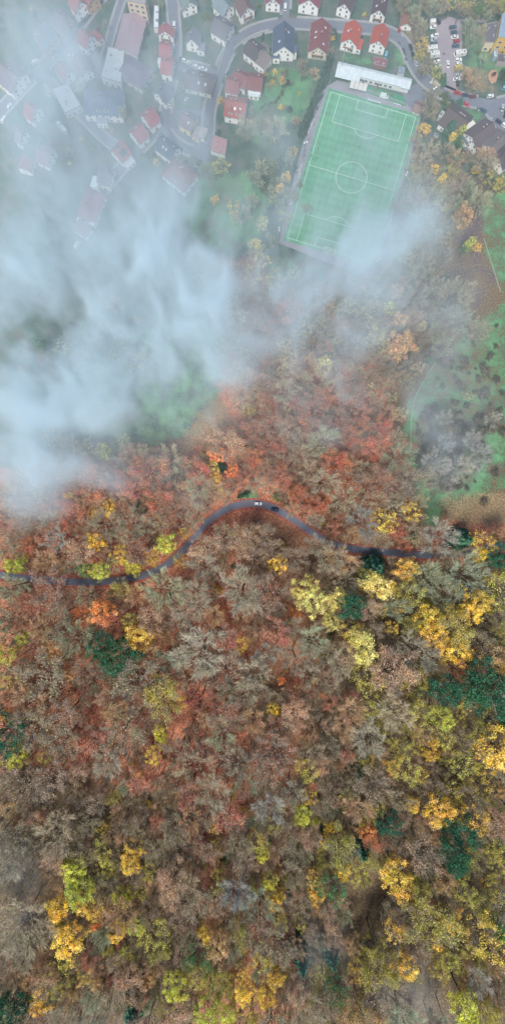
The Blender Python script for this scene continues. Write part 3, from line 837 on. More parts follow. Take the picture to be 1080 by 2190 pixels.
# trees one can point to: photo point of the crown's middle, radius in photo pixels, kind, and for landmarks a phrase
TREES = '''
595 1207 17 Y the slim lone yellow tree
648 1255 26 YP the pale yellow tree uppermost in its trio
668 1288 25 YP -
720 1283 22 YP the pale yellow tree against the evergreen
710 1325 22 YP -
750 1352 24 G the two-toned gold and lemon pair
772 1380 30 YP -
788 1450 30 GO -
802 1252 32 YP the spiky pale yellow tree
837 1255 13 Y -
867 1215 25 G the golden tree touching the road edge
835 1342 16 G -
917 1320 27 Y the yellow tree heading the long yellow row
927 1352 27 G -
972 1397 28 Y -
975 1260 15 G -
1022 1287 27 G the broad gold tree near the frame edge
1002 1312 20 Y -
1045 1407 32 OT the amber tree above the huge evergreen
1072 1430 20 G -
895 1525 26 GO -
942 1535 24 L -
950 1575 23 GO -
990 1630 30 GO -
1020 1672 22 G -
1060 1602 42 G the huge golden tree at the frame edge
835 1627 21 G the golden tree with an orange tip
855 1602 18 GO -
867 1557 14 GO -
585 1517 13 Y -
630 1525 30 P -
657 1645 23 GO -
900 1657 14 G -
855 1300 14 G -
815 1305 14 GO -
632 1312 13 O the tiny vivid orange tree
690 1485 8 O -
602 1455 8 O -
977 1435 23 R -
747 1292 27 DL the teal evergreen behind pale yellow crowns
802 1217 20 D the conifer just under the road
900 1277 12 SG -
848 1300 28 BG the frosted grey-green tree
947 1467 34 DL the mid green evergreen
1027 1467 48 DL the huge black-green evergreen
767 1650 20 SG the lone green bush on dark ground
1070 1552 17 D -
707 1362 11 SG -
922 1542 12 SG -
840 1520 44 B the broad grey tree in the middle
890 1395 42 B -
990 1235 42 BG -
910 1235 38 BG -
705 1195 32 B -
565 1400 28 W the whitish bare tree over the red clearing
785 1575 42 B -
725 1420 30 B -
665 1370 32 BG -
842 1430 44 P the big pinkish tan oak
740 1395 30 P -
570 1265 40 RP the pinkish red tree over the slope
590 1350 32 RP -
220 1307 30 O the vivid round orange tree
175 1305 14 O -
50 1365 16 L the lone lime tree
300 1362 27 Y the yellow tree by the dark evergreen
515 1378 18 Y the lone yellow tree mid slope
350 1490 33 GO the dark gold forked tree
392 1495 14 G -
345 1567 17 L -
330 1610 19 Y the yellow tree below the dark gold one
295 1645 14 G -
37 1617 23 L -
65 1620 15 OT -
467 1260 10 SY -
477 1307 7 SY -
10 1400 20 L -
32 1585 11 Y -
522 1642 10 SY -
370 1632 8 SY -
300 1257 9 SY -
280 1325 18 GO -
255 1405 46 DL the big teal evergreen
222 1375 26 DL the smaller teal evergreen
338 1400 8 SG -
370 1272 13 SG -
8 1560 40 DL the dark evergreen on the frame edge
85 1400 18 RP the salmon pink tree
120 1392 23 OT -
40 1525 17 R -
200 1585 30 RP -
435 1485 32 RD the dark red tree
480 1525 32 RP the bright pinkish red tree
515 1575 22 R -
435 1595 27 RP -
300 1665 30 RP -
110 1265 42 RP -
65 1290 26 RP -
360 1307 15 P -
325 1320 26 P the creamy pink oak
250 1520 28 OT -
295 1460 50 T -
270 1560 42 T -
410 1300 40 B -
350 1260 34 BG the grey-green tree under the road
430 1390 56 B -
480 1430 40 P -
485 1480 25 BG -
520 1265 42 B -
475 1570 36 BG -
430 1650 40 B -
100 1450 50 T -
65 1550 40 T -
30 1255 32 BG -
195 1030 38 R the large rust-red tree in thinning mist
320 1010 42 R the largest rust-red tree
295 1040 36 R -
345 1065 30 R -
360 1090 26 RP -
420 1005 28 R -
442 1080 15 R the small vivid rust tree by the bend
185 990 25 RP -
60 1165 20 R -
95 1090 16 RP -
295 1185 26 R -
140 1130 20 R -
460 972 19 O the orange top of the lookout trio
497 1009 15 O the round orange tree of the trio
455 998 14 YP -
462 1025 17 Y -
472 998 8 D -
205 1095 14 G -
235 1090 18 Y the yellow tree between rust-red crowns
205 1160 21 Y -
217 1222 18 L -
257 1187 20 G the golden tree near the long road curve
325 1195 16 Y the brightest yellow tree by the road
287 1213 15 L -
357 1165 20 L the lime tree above the road
387 1200 17 G the golden tree overhanging the road
37 1208 20 L the lime tree on the road at the frame edge
90 1050 22 C -
150 1058 12 Y -
220 968 16 L -
247 962 14 E -
395 1140 13 GO -
297 1082 18 SG -
297 1145 15 SG -
325 1163 15 SG the dark green bush beside lime trees
185 1217 18 E -
125 1155 28 W the whitish tree above the road
425 1040 28 BG -
420 1100 26 B -
340 1110 26 T -
390 1055 24 BR -
100 1200 30 BR -
280 1120 30 B -
440 1175 36 P -
480 1150 32 T -
520 1160 32 P -
435 1210 32 B -
225 1120 26 B -
165 1210 20 B -
260 1260 22 GO -
145 950 22 C -
115 935 18 C -
185 960 20 C -
265 945 17 C -
305 960 15 C -
602 1163 10 SY -
707 1183 7 SY -
611 1078 13 SR the purple bush beside the road
593 1063 14 S -
528 1056 10 SG -
514 1060 8 SG -
600 1018 27 RP -
637 1063 24 R the rust tree leaning over the road
740 1030 32 R -
752 1144 20 OT -
674 1111 22 B -
733 1067 28 B -
692 1030 28 B -
774 1118 30 W -
555 1148 30 BR -
530 1148 26 BR -
626 1192 30 BR -
674 1167 22 B -
726 1196 32 BR -
711 1222 16 R -
522 1259 40 B -
578 1266 25 RP -
415 1266 32 B -
819 1114 28 Y the brilliant yellow tree above the road
877 1095 21 Y -
885 1145 26 T -
847 1131 22 R -
1030 1159 24 Y the yellow tree at the meadow foot
1025 1185 18 Y -
1069 1148 19 OT -
994 1156 19 D the conifer at the meadow foot
1060 1190 26 DL -
938 1148 34 W the white bare tree at the meadow foot
855 978 30 BG -
891 1031 36 T -
924 987 24 W -
978 1002 28 W the white bare tree on the meadow
1024 975 22 W the round white bush tree
949 895 20 W -
1008 942 20 W -
952 945 18 W -
1052 897 16 W -
999 845 12 C -
808 920 32 R -
794 960 26 R the rust-red tree nearest the meadow
816 1034 36 RP -
855 742 32 OT -
863 733 20 G the golden tree by the mist edge
891 790 15 C -
855 887 15 C -
835 853 14 C -
918 773 11 E -
990 466 21 OT the orange-tan tree by the upper meadow
980 388 20 P -
1002 524 15 L -
1019 531 9 Y -
991 538 12 E -
833 658 14 L the lime green tree in the mist
901 698 10 Y the small bright yellow tree
860 738 15 G -
874 558 12 C -
944 552 20 W the white bare tree by the brown plot
885 641 28 W -
933 619 30 B -
974 638 40 B -
1021 705 22 B -
1024 435 28 BG -
935 447 15 C -
947 505 15 C -
855 683 20 OT -
844 624 16 OT -
794 694 14 C -
808 716 15 C -
949 600 12 SG -
609 625 16 R the rust spire above the salmon crown
618 668 27 RP the tall salmon tree in the mist
541 665 19 RD the dark red tree in the mist
582 646 14 R -
577 702 20 R -
546 757 12 R -
471 579 20 R -
457 668 15 OT -
572 771 15 RP -
669 742 22 RP -
510 786 20 OT -
493 800 21 C the cream tree at the mist edge
503 742 17 C -
630 588 15 C -
544 584 24 C -
558 557 20 C -
587 598 24 GO -
693 781 22 YP -
707 757 11 C -
765 795 12 C -
734 663 18 C -
784 658 16 C -
808 709 20 C -
529 877 15 GO the olive tree at the clearing edge
616 918 22 P the whitish tan oak
688 945 32 BG -
669 877 32 R -
746 868 32 R -
717 824 22 P -
650 839 22 P -
573 858 15 R -
650 894 14 O the small orange tree among rust crowns
599 954 15 R -
544 978 20 R the fiery tree above the bend
587 978 15 P -
717 988 32 R -
804 950 26 R -
707 887 14 W -
510 959 13 O -
160 1862 22 L the vivid lime tree
170 1900 24 L -
127 1940 19 Y -
152 1835 13 L -
117 1970 13 Y -
285 1815 20 Y the tall yellow tree on the lower slope
280 1845 18 G -
265 1915 17 L -
300 1905 15 GO -
320 1860 15 GO -
190 1930 23 G -
222 1945 18 OT the leaning orange tree
210 1968 16 O -
295 1977 16 L -
332 1990 27 GO -
155 2010 31 Y the broad yellow tree low on the slope
470 2020 27 OT the round amber tree low on the slope
435 1990 18 G -
100 2090 26 P -
90 2140 20 G -
150 2125 26 OT -
215 2100 20 OT -
280 2095 36 P the big pink-tan oak at the bottom
375 2105 22 L -
425 2040 26 E the misty teal green tree
445 2160 27 L -
490 2170 18 L -
522 2120 18 Y -
315 1720 10 SY -
460 1765 13 G -
440 1792 12 RD the small dark red tree
520 1735 12 SY -
225 1850 17 GO -
442 1870 20 RP -
505 1905 36 W the pale star-shaped bare tree
20 2150 34 DL the dark evergreen in the bottom corner
55 2130 22 DL -
285 2170 26 D the conifer at the bottom edge
380 1950 22 P -
15 1730 22 OT -
125 1780 50 B -
50 1970 52 B -
20 1840 42 B -
577 1725 32 W the white bare tree mid picture
647 1742 18 L the lime tree by the white bare one
675 1752 9 L -
705 1765 11 Y -
787 1775 20 O the fiery orange-red tree
794 1795 18 R -
848 1787 8 S the bright green sapling
825 1750 22 DL -
940 1730 26 G -
1007 1745 28 G -
980 1770 34 DL the dark evergreen upper of its pair
965 1815 30 DL -
972 1840 22 DL -
772 1820 19 D the teal conifer
695 1797 11 Y -
732 1860 16 Y -
710 1895 28 E the bright green tree
672 1875 14 G the slim gold column tree
675 1910 14 G -
677 1945 14 OT -
575 1880 15 L -
587 1925 17 G -
560 1825 13 L -
845 1870 26 G -
860 1910 17 G -
890 1930 17 G -
950 1880 27 OT the amber tree by the dark evergreens
990 1905 22 GO -
1030 2000 33 G the golden tree low on the far side
1060 1980 20 E -
840 1975 22 G -
920 1970 40 GO -
890 2040 27 P -
935 2020 9 Y -
825 2130 50 P the giant tan oak at the bottom
995 2155 30 L -
570 2130 18 Y -
550 2105 17 G -
645 2060 22 D the dark conifer beside ivy trunks
710 2050 20 D -
720 2110 24 E -
760 2070 15 G -
555 1970 28 R -
1020 2095 27 W -
1035 1885 9 O -
595 2015 38 T -
655 2165 32 B -
577 1800 13 I the ivy trunk under the white tree
640 1845 13 I -
616 1905 12 I -
690 1790 12 I -
650 2010 13 I -
472 355 21 GO the round yellow-green tree by the houses
460 427 12 G -
500 447 13 G the golden tree behind the village
503 465 12 G -
485 430 12 T -
625 327 12 G -
613 380 11 G -
600 403 11 G -
580 405 9 C -
583 425 12 GO -
530 277 26 B -
590 277 24 B -
560 265 20 BR -
583 300 14 S -
440 363 16 S -
452 375 13 S -
647 147 16 BR the rounded brown bush behind gardens
672 160 12 BR -
604 172 8 OT -
620 235 9 SG -
632 260 10 BR -
540 430 16 BG -
520 460 18 BG -
610 465 14 GO -
560 480 13 YP -
545 525 16 YP -
600 440 12 BG -
630 420 12 T -
640 395 8 S -
655 445 9 T -
172 183 11 G the misty orange-gold tree between houses
262 243 10 G -
225 53 8 B -
905 278 16 G the golden tree beside the pitch corner
920 235 24 T the round tan tree above the golden one
923 202 18 T -
950 210 12 S -
948 166 10 D the dark conifer at the car park
933 157 15 GO -
900 105 15 G the golden tree beside the car park road
908 92 11 G -
896 120 11 GO -
915 135 13 T -
905 150 12 T -
983 218 10 D -
967 268 14 D the dark spire conifer behind a roof
987 280 10 L -
968 292 9 Y -
978 300 9 E -
985 308 8 E -
1008 178 13 BR the pink-brown bush above the street
997 158 11 BR -
1014 160 11 BR -
983 150 10 B -
929 362 10 G -
944 384 10 Y -
964 369 16 GO -
1015 364 11 G -
1040 355 27 T -
1053 387 23 GO -
1072 398 18 GO -
918 322 20 B -
951 322 18 B -
973 340 18 BR -
1000 335 16 BR -
1035 330 18 BR -
1075 345 14 SG -
905 345 18 B -
890 305 16 T -
960 400 18 B -
910 390 22 B -
885 420 20 B -
850 450 20 BR -
900 470 26 BG -
880 510 24 B -
850 545 20 BG -
905 560 22 B -
950 415 18 T -
1000 400 18 BG -
860 12 18 T -
885 25 16 BG -
905 12 18 T -
925 20 14 BG -
945 16 15 P the pinkish tree behind the car park
965 8 17 GO -
985 22 16 T -
1003 10 18 GO -
1020 24 15 E -
1040 12 18 GO -
1060 20 15 T -
1078 12 17 GO -
1010 38 13 T -
1040 38 11 BG -
890 45 14 B -
902 60 13 B -
895 78 12 T -
1000 60 14 BG -
1015 75 14 B -
1005 90 12 BG -
1030 65 12 B -
1066 105 8 SG -
1075 160 12 SG -
175 1850 14 Y -
140 1985 18 GO -
250 1990 16 G -
345 2030 20 GO -
400 2070 18 GO -
460 2090 20 GO -
520 2075 16 G -
350 2150 20 GO -
540 2160 20 GO -
410 2140 16 E -
600 1720 14 GO -
660 1700 16 G -
690 1850 13 GO -
640 1970 14 GO -
560 2040 22 GO -
590 2085 16 G -
800 1540 16 GO -
880 1585 20 GO -
920 1610 16 G -
960 1690 20 GO -
1010 1560 22 GO -
1040 1510 18 GO -
1065 1690 18 OT -
1000 1830 18 GO -
1050 1900 20 GO -
960 1960 18 G -
880 1985 16 GO -
800 2020 20 GO -
780 1880 12 GO -
960 2050 18 GO -
1060 2060 20 OT -
1040 2160 24 GO -
880 1720 16 G -
740 1700 14 GO -
340 1520 16 GO -
60 1470 20 OT -
150 1440 16 OT -
25 1450 16 GO -
20 1530 14 G -
100 1620 16 GO -
170 1330 12 O -
190 1210 14 G -
270 1200 12 L -
130 2060 22 GO -
60 2085 20 OT -
180 2080 16 G -
250 2060 20 P -
320 2090 18 OT -
400 1840 14 OT -
500 1690 12 G -
470 1820 12 OT -
230 1760 10 G -
860 1460 14 GO -
940 1450 10 G -
1065 1340 16 GO -
1050 1300 14 GO -
960 1300 14 GO -
900 1250 12 GO -
690 1440 14 P -
700 1550 16 P -
965 1190 24 T -
1002 1184 20 B -
925 1180 14 BR -
700 1150 12 BR -
'''
# ------------------------------------------------------------------ placing the trees
ALL_TREES = []      # (object, kind, u, v, r, phrase)
COUNT = {}
def plant(u, v, r, kind, phrase=None):
    name, forms, rgb, words, cat, group = KIND[kind]
    fkey = random.choice(forms)
    wood, crown, R0 = random.choice(FORMS[fkey])
    low = kind in ('S', 'SY', 'SB', 'SG', 'SR')
    # metres at the crown's height
    x, y, z = PG(u, v, 0)
    k = (CAM_H - z - (2 if low else 13)) / CAM_H / S
    rad = r * k
    if low:
        h = max(1.2, min(5.0, rad * 1.5)); sz = h / 3.0; mid = h * 0.5
    else:
        h = max(5.0, min(26.0, 7.5 + rad * 2.3)) * U(.88, 1.12)
        if v < 430: h *= 0.68
        elif v > 1250: h *= 1.12
        if kind == 'D': h = max(6, min(22, rad * (4.2 if v > 430 else 3.0)))
        if kind == 'I': h = U(17, 21)
        sz = h / 20.0; mid = h * (0.68 if kind not in ('D', 'I') else 0.6)
    x, y, z = PG(u, v, mid)
    sxy = rad / R0 * (1.0 if low else 1.16 if fkey in ('leafy', 'thin', 'tall') else 1.06)
    if kind == 'I': sxy = 1.0
    if kind == 'D' and v > 430: sxy *= 1.3
    if kind == 'DL': sz *= 1.15; sxy *= 1.08
    wob = (U(.6, 1.5), U(.6, 1.4)) if kind in ('SB', 'SR') else (U(.84, 1.16), U(.84, 1.16))
    f = U(0.86, 1.12)
    o = thing(name, '', cat, (x, y, z), U(0, 6.28), group, (sxy * wob[0], sxy * wob[1], sz))
    c = lin(rgb)
    hue = U(-.07, .07)
    c = (min(1, c[0] * f * (1 + hue)), min(1, c[1] * f), min(1, c[2] * f * (1 - hue)))
    if crown is not None: link('crown', crown, o, color=c)
    link('stem' if low else 'trunk', wood, o)
    ALL_TREES.append((o, kind, u, v, r, phrase))
    COUNT[name] = COUNT.get(name, 0) + 1
    return o

placed = []
for row in TREES.strip().splitlines():
    u, v, r, kind, phrase = row.split(None, 4)
    u, v, r = float(u), float(v), float(r)
    if v > 1200 and kind in ('Y', 'G', 'L', 'GO', 'E', 'YP'): r *= 1.2 if v > 1650 else 1.1
    plant(u, v, r, kind, None if phrase.strip() == '-' else phrase.strip())
    placed.append((u, v, r * 1.25 if kind in ('D', 'DL') else r if kind[0] != 'S' else r * .5))

# dark bramble patches and bushes on the meadow
for (a, b, r) in [(905, 898, 9), (935, 912, 11), (974, 912, 10), (897, 925, 8), (980, 948, 10), (927, 942, 10), (941, 964, 12), (1019, 901, 10), (1030, 923, 9),
                  (1052, 920, 10), (936, 1012, 11), (952, 1028, 11), (974, 1042, 9), (999, 1043, 8), (1033, 1073, 8), (1060, 1012, 10), (1041, 984, 8), (980, 823, 9),
                  (991, 770, 8), (985, 790, 8), (972, 806, 8), (1038, 795, 14), (1044, 762, 9), (1060, 742, 9), (1035, 840, 10), (1010, 842, 8), (971, 859, 7), (947, 828, 7),
                  (1072, 842, 9), (1058, 812, 8), (1022, 812, 9), (1074, 925, 9), (918, 890, 8), (960, 975, 9), (990, 1000, 8), (960, 1000, 9), (920, 985, 8), (905, 960, 8),
                  (930, 745, 8), (950, 760, 9), (940, 775, 8), (1000, 700, 7), (1060, 700, 7), (1010, 735, 7), (1000, 870, 8), (1065, 880, 7), (985, 930, 8), (965, 940, 9), (1020, 960, 8)]:
    plant(a + U(-3, 3), b + U(-3, 3), r * U(.9, 1.3), 'SB')

for _ in range(120):
    a, b = U(880, 1040), U(870, 1050)
    if dist_poly(np.array([a]), np.array([b]), BROWN[1])[0] < -12: continue
    plant(a, b, U(3, 9), 'SB')
for _ in range(70):
    a, b = U(920, 1080), U(670, 900)
    if dist_poly(np.array([a]), np.array([b]), GRASS[1])[0] < 4 or mnoise.noise(Vector((a * .03, b * .03, 7))) < 0: continue
    plant(a, b, U(2.5, 6), 'SB')
# woodland between: scattered without touching, kinds by district
road_px = [tuple(p) for p in smooth_line(FOREST_ROAD, 12)] + [tuple(p) for pts, w in TOWN_ROADS for p in smooth_line(pts, 12)]
CLEAR = [
    [(428, 1142), (465, 1104), (520, 1090), (578, 1100), (612, 1126), (560, 1124), (500, 1126), (455, 1142)],
    [(478, 1190), (520, 1183), (548, 1215), (530, 1252), (488, 1240)],
    [(556, 1430), (600, 1402), (655, 1430), (660, 1462), (600, 1482), (548, 1472)],
    [(600, 1600), (640, 1590), (650, 1660), (605, 1680)],
    [(735, 1900), (800, 1850), (832, 1900), (800, 1990), (742, 1985)],
    [(855, 2095), (962, 2075), (988, 2110), (955, 2200), (878, 2200)],
    [(180, 1505), (222, 1500), (232, 1585), (190, 1560)],
    [(355, 1515), (420, 1500), (430, 1545), (380, 1570)],
    [(300, 2170), (345, 2140), (345, 2200), (300, 2200)],
    [(900, 1055), (960, 1075), (1100, 1075), (1100, 1130), (960, 1120)],
    [(300, 960), (420, 925), (500, 900), (505, 830), (470, 830), (430, 900), (330, 945)],
]
def zone_dist(s): return [(p.split(':')[0], float(p.split(':')[1])) for p in s.split()]
ZONES = [
    ([(490, 830), (560, 800), (700, 810), (830, 860), (870, 960), (900, 1050), (900, 1170), (700, 1165), (620, 1100), (520, 1060), (440, 1100), (380, 1010), (470, 960), (520, 900)],
     31, 15, 32, zone_dist('R:7 RP:4 B:5 BR:4 P:2 BG:2 O:.4 RD:1')),
    ([(-10, 1085), (60, 1010), (180, 960), (330, 965), (420, 990), (450, 1080), (390, 1170), (310, 1205), (180, 1232), (-10, 1222)],
     31, 15, 32, zone_dist('R:5 RP:3 B:5 BR:4 P:2 T:3 BG:2 RD:1')),
    ([(380, 1130), (760, 1180), (760, 1700), (380, 1700)], 36, 12, 42, zone_dist('R:2 RP:4 BR:6 B:4 P:3 T:4 BG:2.5 GO:.8 OT:.6')),
    ([(-15, 1245), (420, 1245), (420, 2210), (-15, 2210)], 36, 12, 44, zone_dist('B:7 BR:6 P:3 T:5 RP:2.5 BG:3 OT:1.2 GO:2.4 G:.8')),
    ([(700, 1190), (1095, 1190), (1095, 2210), (700, 2210)], 35, 12, 42, zone_dist('B:5 BG:3 T:5 P:3 GO:6 OT:2 BR:3 G:2.6 R:.5 L:.4')),
    ([(400, 1690), (720, 1690), (720, 2210), (400, 2210)], 35, 12, 40, zone_dist('B:5 BG:3 T:5 P:3 GO:5 BR:3 RP:1.5 G:2 E:.7 OT:.8 L:.6')),
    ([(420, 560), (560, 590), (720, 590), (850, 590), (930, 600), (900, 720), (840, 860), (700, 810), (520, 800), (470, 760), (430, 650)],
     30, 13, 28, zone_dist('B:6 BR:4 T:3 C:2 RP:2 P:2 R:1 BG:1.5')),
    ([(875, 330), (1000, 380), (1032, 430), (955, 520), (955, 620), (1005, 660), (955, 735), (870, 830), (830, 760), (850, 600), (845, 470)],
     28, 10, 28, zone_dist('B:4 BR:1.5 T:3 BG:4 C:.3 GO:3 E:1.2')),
    ([(845, -15), (1095, -15), (1095, 32), (1000, 36), (930, 28), (860, 18)], 22, 12, 18, zone_dist('T:5 GO:4 BG:3 B:2 E:1')),
    ([(430, 400), (520, 380), (640, 310), (600, 500), (560, 560), (480, 550)], 26, 9, 17, zone_dist('S:3 SG:3 BG:3 E:1 T:1 GO:1 BR:1')),
]
zones_np = []
for poly, gap, r0, r1, dist in ZONES:
    us = [p[0] for p in poly]; vs = [p[1] for p in poly]
    tries = int((max(us) - min(us)) * (max(vs) - min(vs)) / (gap * gap) * 26)
    cu = np.array([U(min(us), max(us)) for _ in range(tries)]); cv = np.array([U(min(vs), max(vs)) for _ in range(tries)])
    ok = dist_poly(cu, cv, poly) > 2
    for cpoly in CLEAR: ok &= dist_poly(cu, cv, cpoly) < -2
    for gpoly in GRASS: ok &= dist_poly(cu, cv, gpoly) < -4
    tot = sum(w for _, w in dist)
    for a, b in zip(cu[ok], cv[ok]):
        r = r0 + (r1 - r0) * R() ** 1.3
        good = True
        for (pu, pv, pr) in placed:
            if (a - pu) ** 2 + (b - pv) ** 2 < (0.63 * (r + pr)) ** 2: good = False; break
        if not good: continue
        for (pu, pv) in road_px:
            if (a - pu) ** 2 + (b - pv) ** 2 < (r * 0.62 + 7) ** 2: good = False; break
        if not good: continue
        # neighbouring trees tend to be alike
        q = (mnoise.noise(Vector((a * 0.011, b * 0.011, 3.1))) * 0.9 + 0.5) * 0.55 + R() * 0.45
        q = max(0.0, min(0.9999, q)) * tot
        kind = dist[-1][0]
        for kd, w in dist:
            if q < w: kind = kd; break
            q -= w
        if COUNT.get(KIND[kind][0], 0) >= 285: kind = random.choice(['BR', 'BG', 'P', 'T'])
        plant(a, b, r, kind); placed.append((a, b, r))
for _ in range(34):
    a, b = random.gauss(210, 70), random.gauss(745, 38)
    plant(a, b, U(7, 17), random.choice(['BG', 'E', 'GO', 'B', 'SG', 'BR', 'C']))
# undergrowth in the gaps
for _ in range(210):
    a, b = U(0, 1080), U(940, 2190)
    if min((a - pu) ** 2 + (b - pv) ** 2 for pu, pv in road_px) < 17 ** 2: continue
    if any(dist_poly(np.array([a]), np.array([b]), g)[0] > -8 for g in GRASS): continue
    plant(a, b, U(4, 9), random.choice(['SY', 'SY', 'S', 'SG', 'SR', 'SR']))

# ------------------------------------------------------------------ houses
def window_mesh(w, h, shutters=False):
    mb = MB(); f = 0.09
    # a wall-plane unit: x across, z up, y outwards
    def bx(x0, x1, z0, z1, y, m): mb.box(((x0 + x1) / 2, y / 2 - .02, (z0 + z1) / 2), (x1 - x0, y, z1 - z0), 0, m)
    bx(-w / 2, w / 2, 0, f, .07, 0); bx(-w / 2, w / 2, h - f, h, .07, 0)
    bx(-w / 2, -w / 2 + f, f, h - f, .07, 0); bx(w / 2 - f, w / 2, f, h - f, .07, 0); bx(-.03, .03, f, h - f, .06, 0)
    bx(-w / 2 + f, -.03, f, h - f, .04, 1); bx(.03, w / 2 - f, f, h - f, .04, 1)
    bx(-w / 2 - .08, w / 2 + .08, -.08, -.002, .14, 2)
    return mb.mesh('window_unit', [M_FRAME, M_GLASS, M_CONC])
WIN = {k: window_mesh(*k) for k in ((1.15, 1.35), (1.7, 1.4), (0.85, 1.0), (2.4, 2.1))}
def door_mesh():
    mb = MB(); mb.box((0, .03, 1.05), (1.05, .1, 2.1), 0, 0); mb.box((0, .06, 1.45), (.5, .1, .8), 0, 1)
    return mb.mesh('door_leaf', [M_WOOD, M_GLASS])
DOOR = door_mesh()
def sky_mesh():
    mb = MB(); mb.box((0, 0, .03), (.95, 1.3, .1), 0, 0); mb.box((0, 0, .05), (.75, 1.1, .1), 0, 1)
    return mb.mesh('skylight_unit', [M_FRAME, cm('skylight_glass', (190, 205, 215), rough=0.1, var=.15)])
SKY = sky_mesh()
def chim_mesh():
    mb = MB(); mb.box((0, 0, .35), (.75, .6, 1.9), 0, 0); mb.box((0, 0, 1.35), (.9, .75, .12), 0, 1)
    return mb.mesh('chimney_stack', [M_BRICK, M_CONC])
CHIM = chim_mesh()
def pv_mesh():
    mb = MB()
    for i in range(4):
        for j in range(2): mb.box((i * 1.05 - 1.57, j * 1.7 - .85, .1), (1.0, 1.65, .05), 0, 0)
    return mb.mesh('solar_panel_unit', [M_PV])
PV = pv_mesh()

def toward(xy):
    v = Vector((-xy[0], -xy[1])); return v.normalized() if v.length > 1e-6 else Vector((0, -1))

def put_windows(root, p, ang, width, zs, n, size, door=False, facing=None):
    """a row of windows per storey on one wall: p the wall's foot (local), ang its outward direction (local)"""
    s = Vector((-math.sin(ang), math.cos(ang)))
    for si, z in enumerate(zs):
        for i in range(n):
            t = (i + .5) / n - .5
            q = Vector(p[:2]) + s * (t * width * .92)
            if door and si == 0 and i == n // 2:
                link('door', DOOR, root, (q.x, q.y, 0.02), ang - math.pi / 2); continue
            link('window', WIN[size], root, (q.x, q.y, z), ang - math.pi / 2)

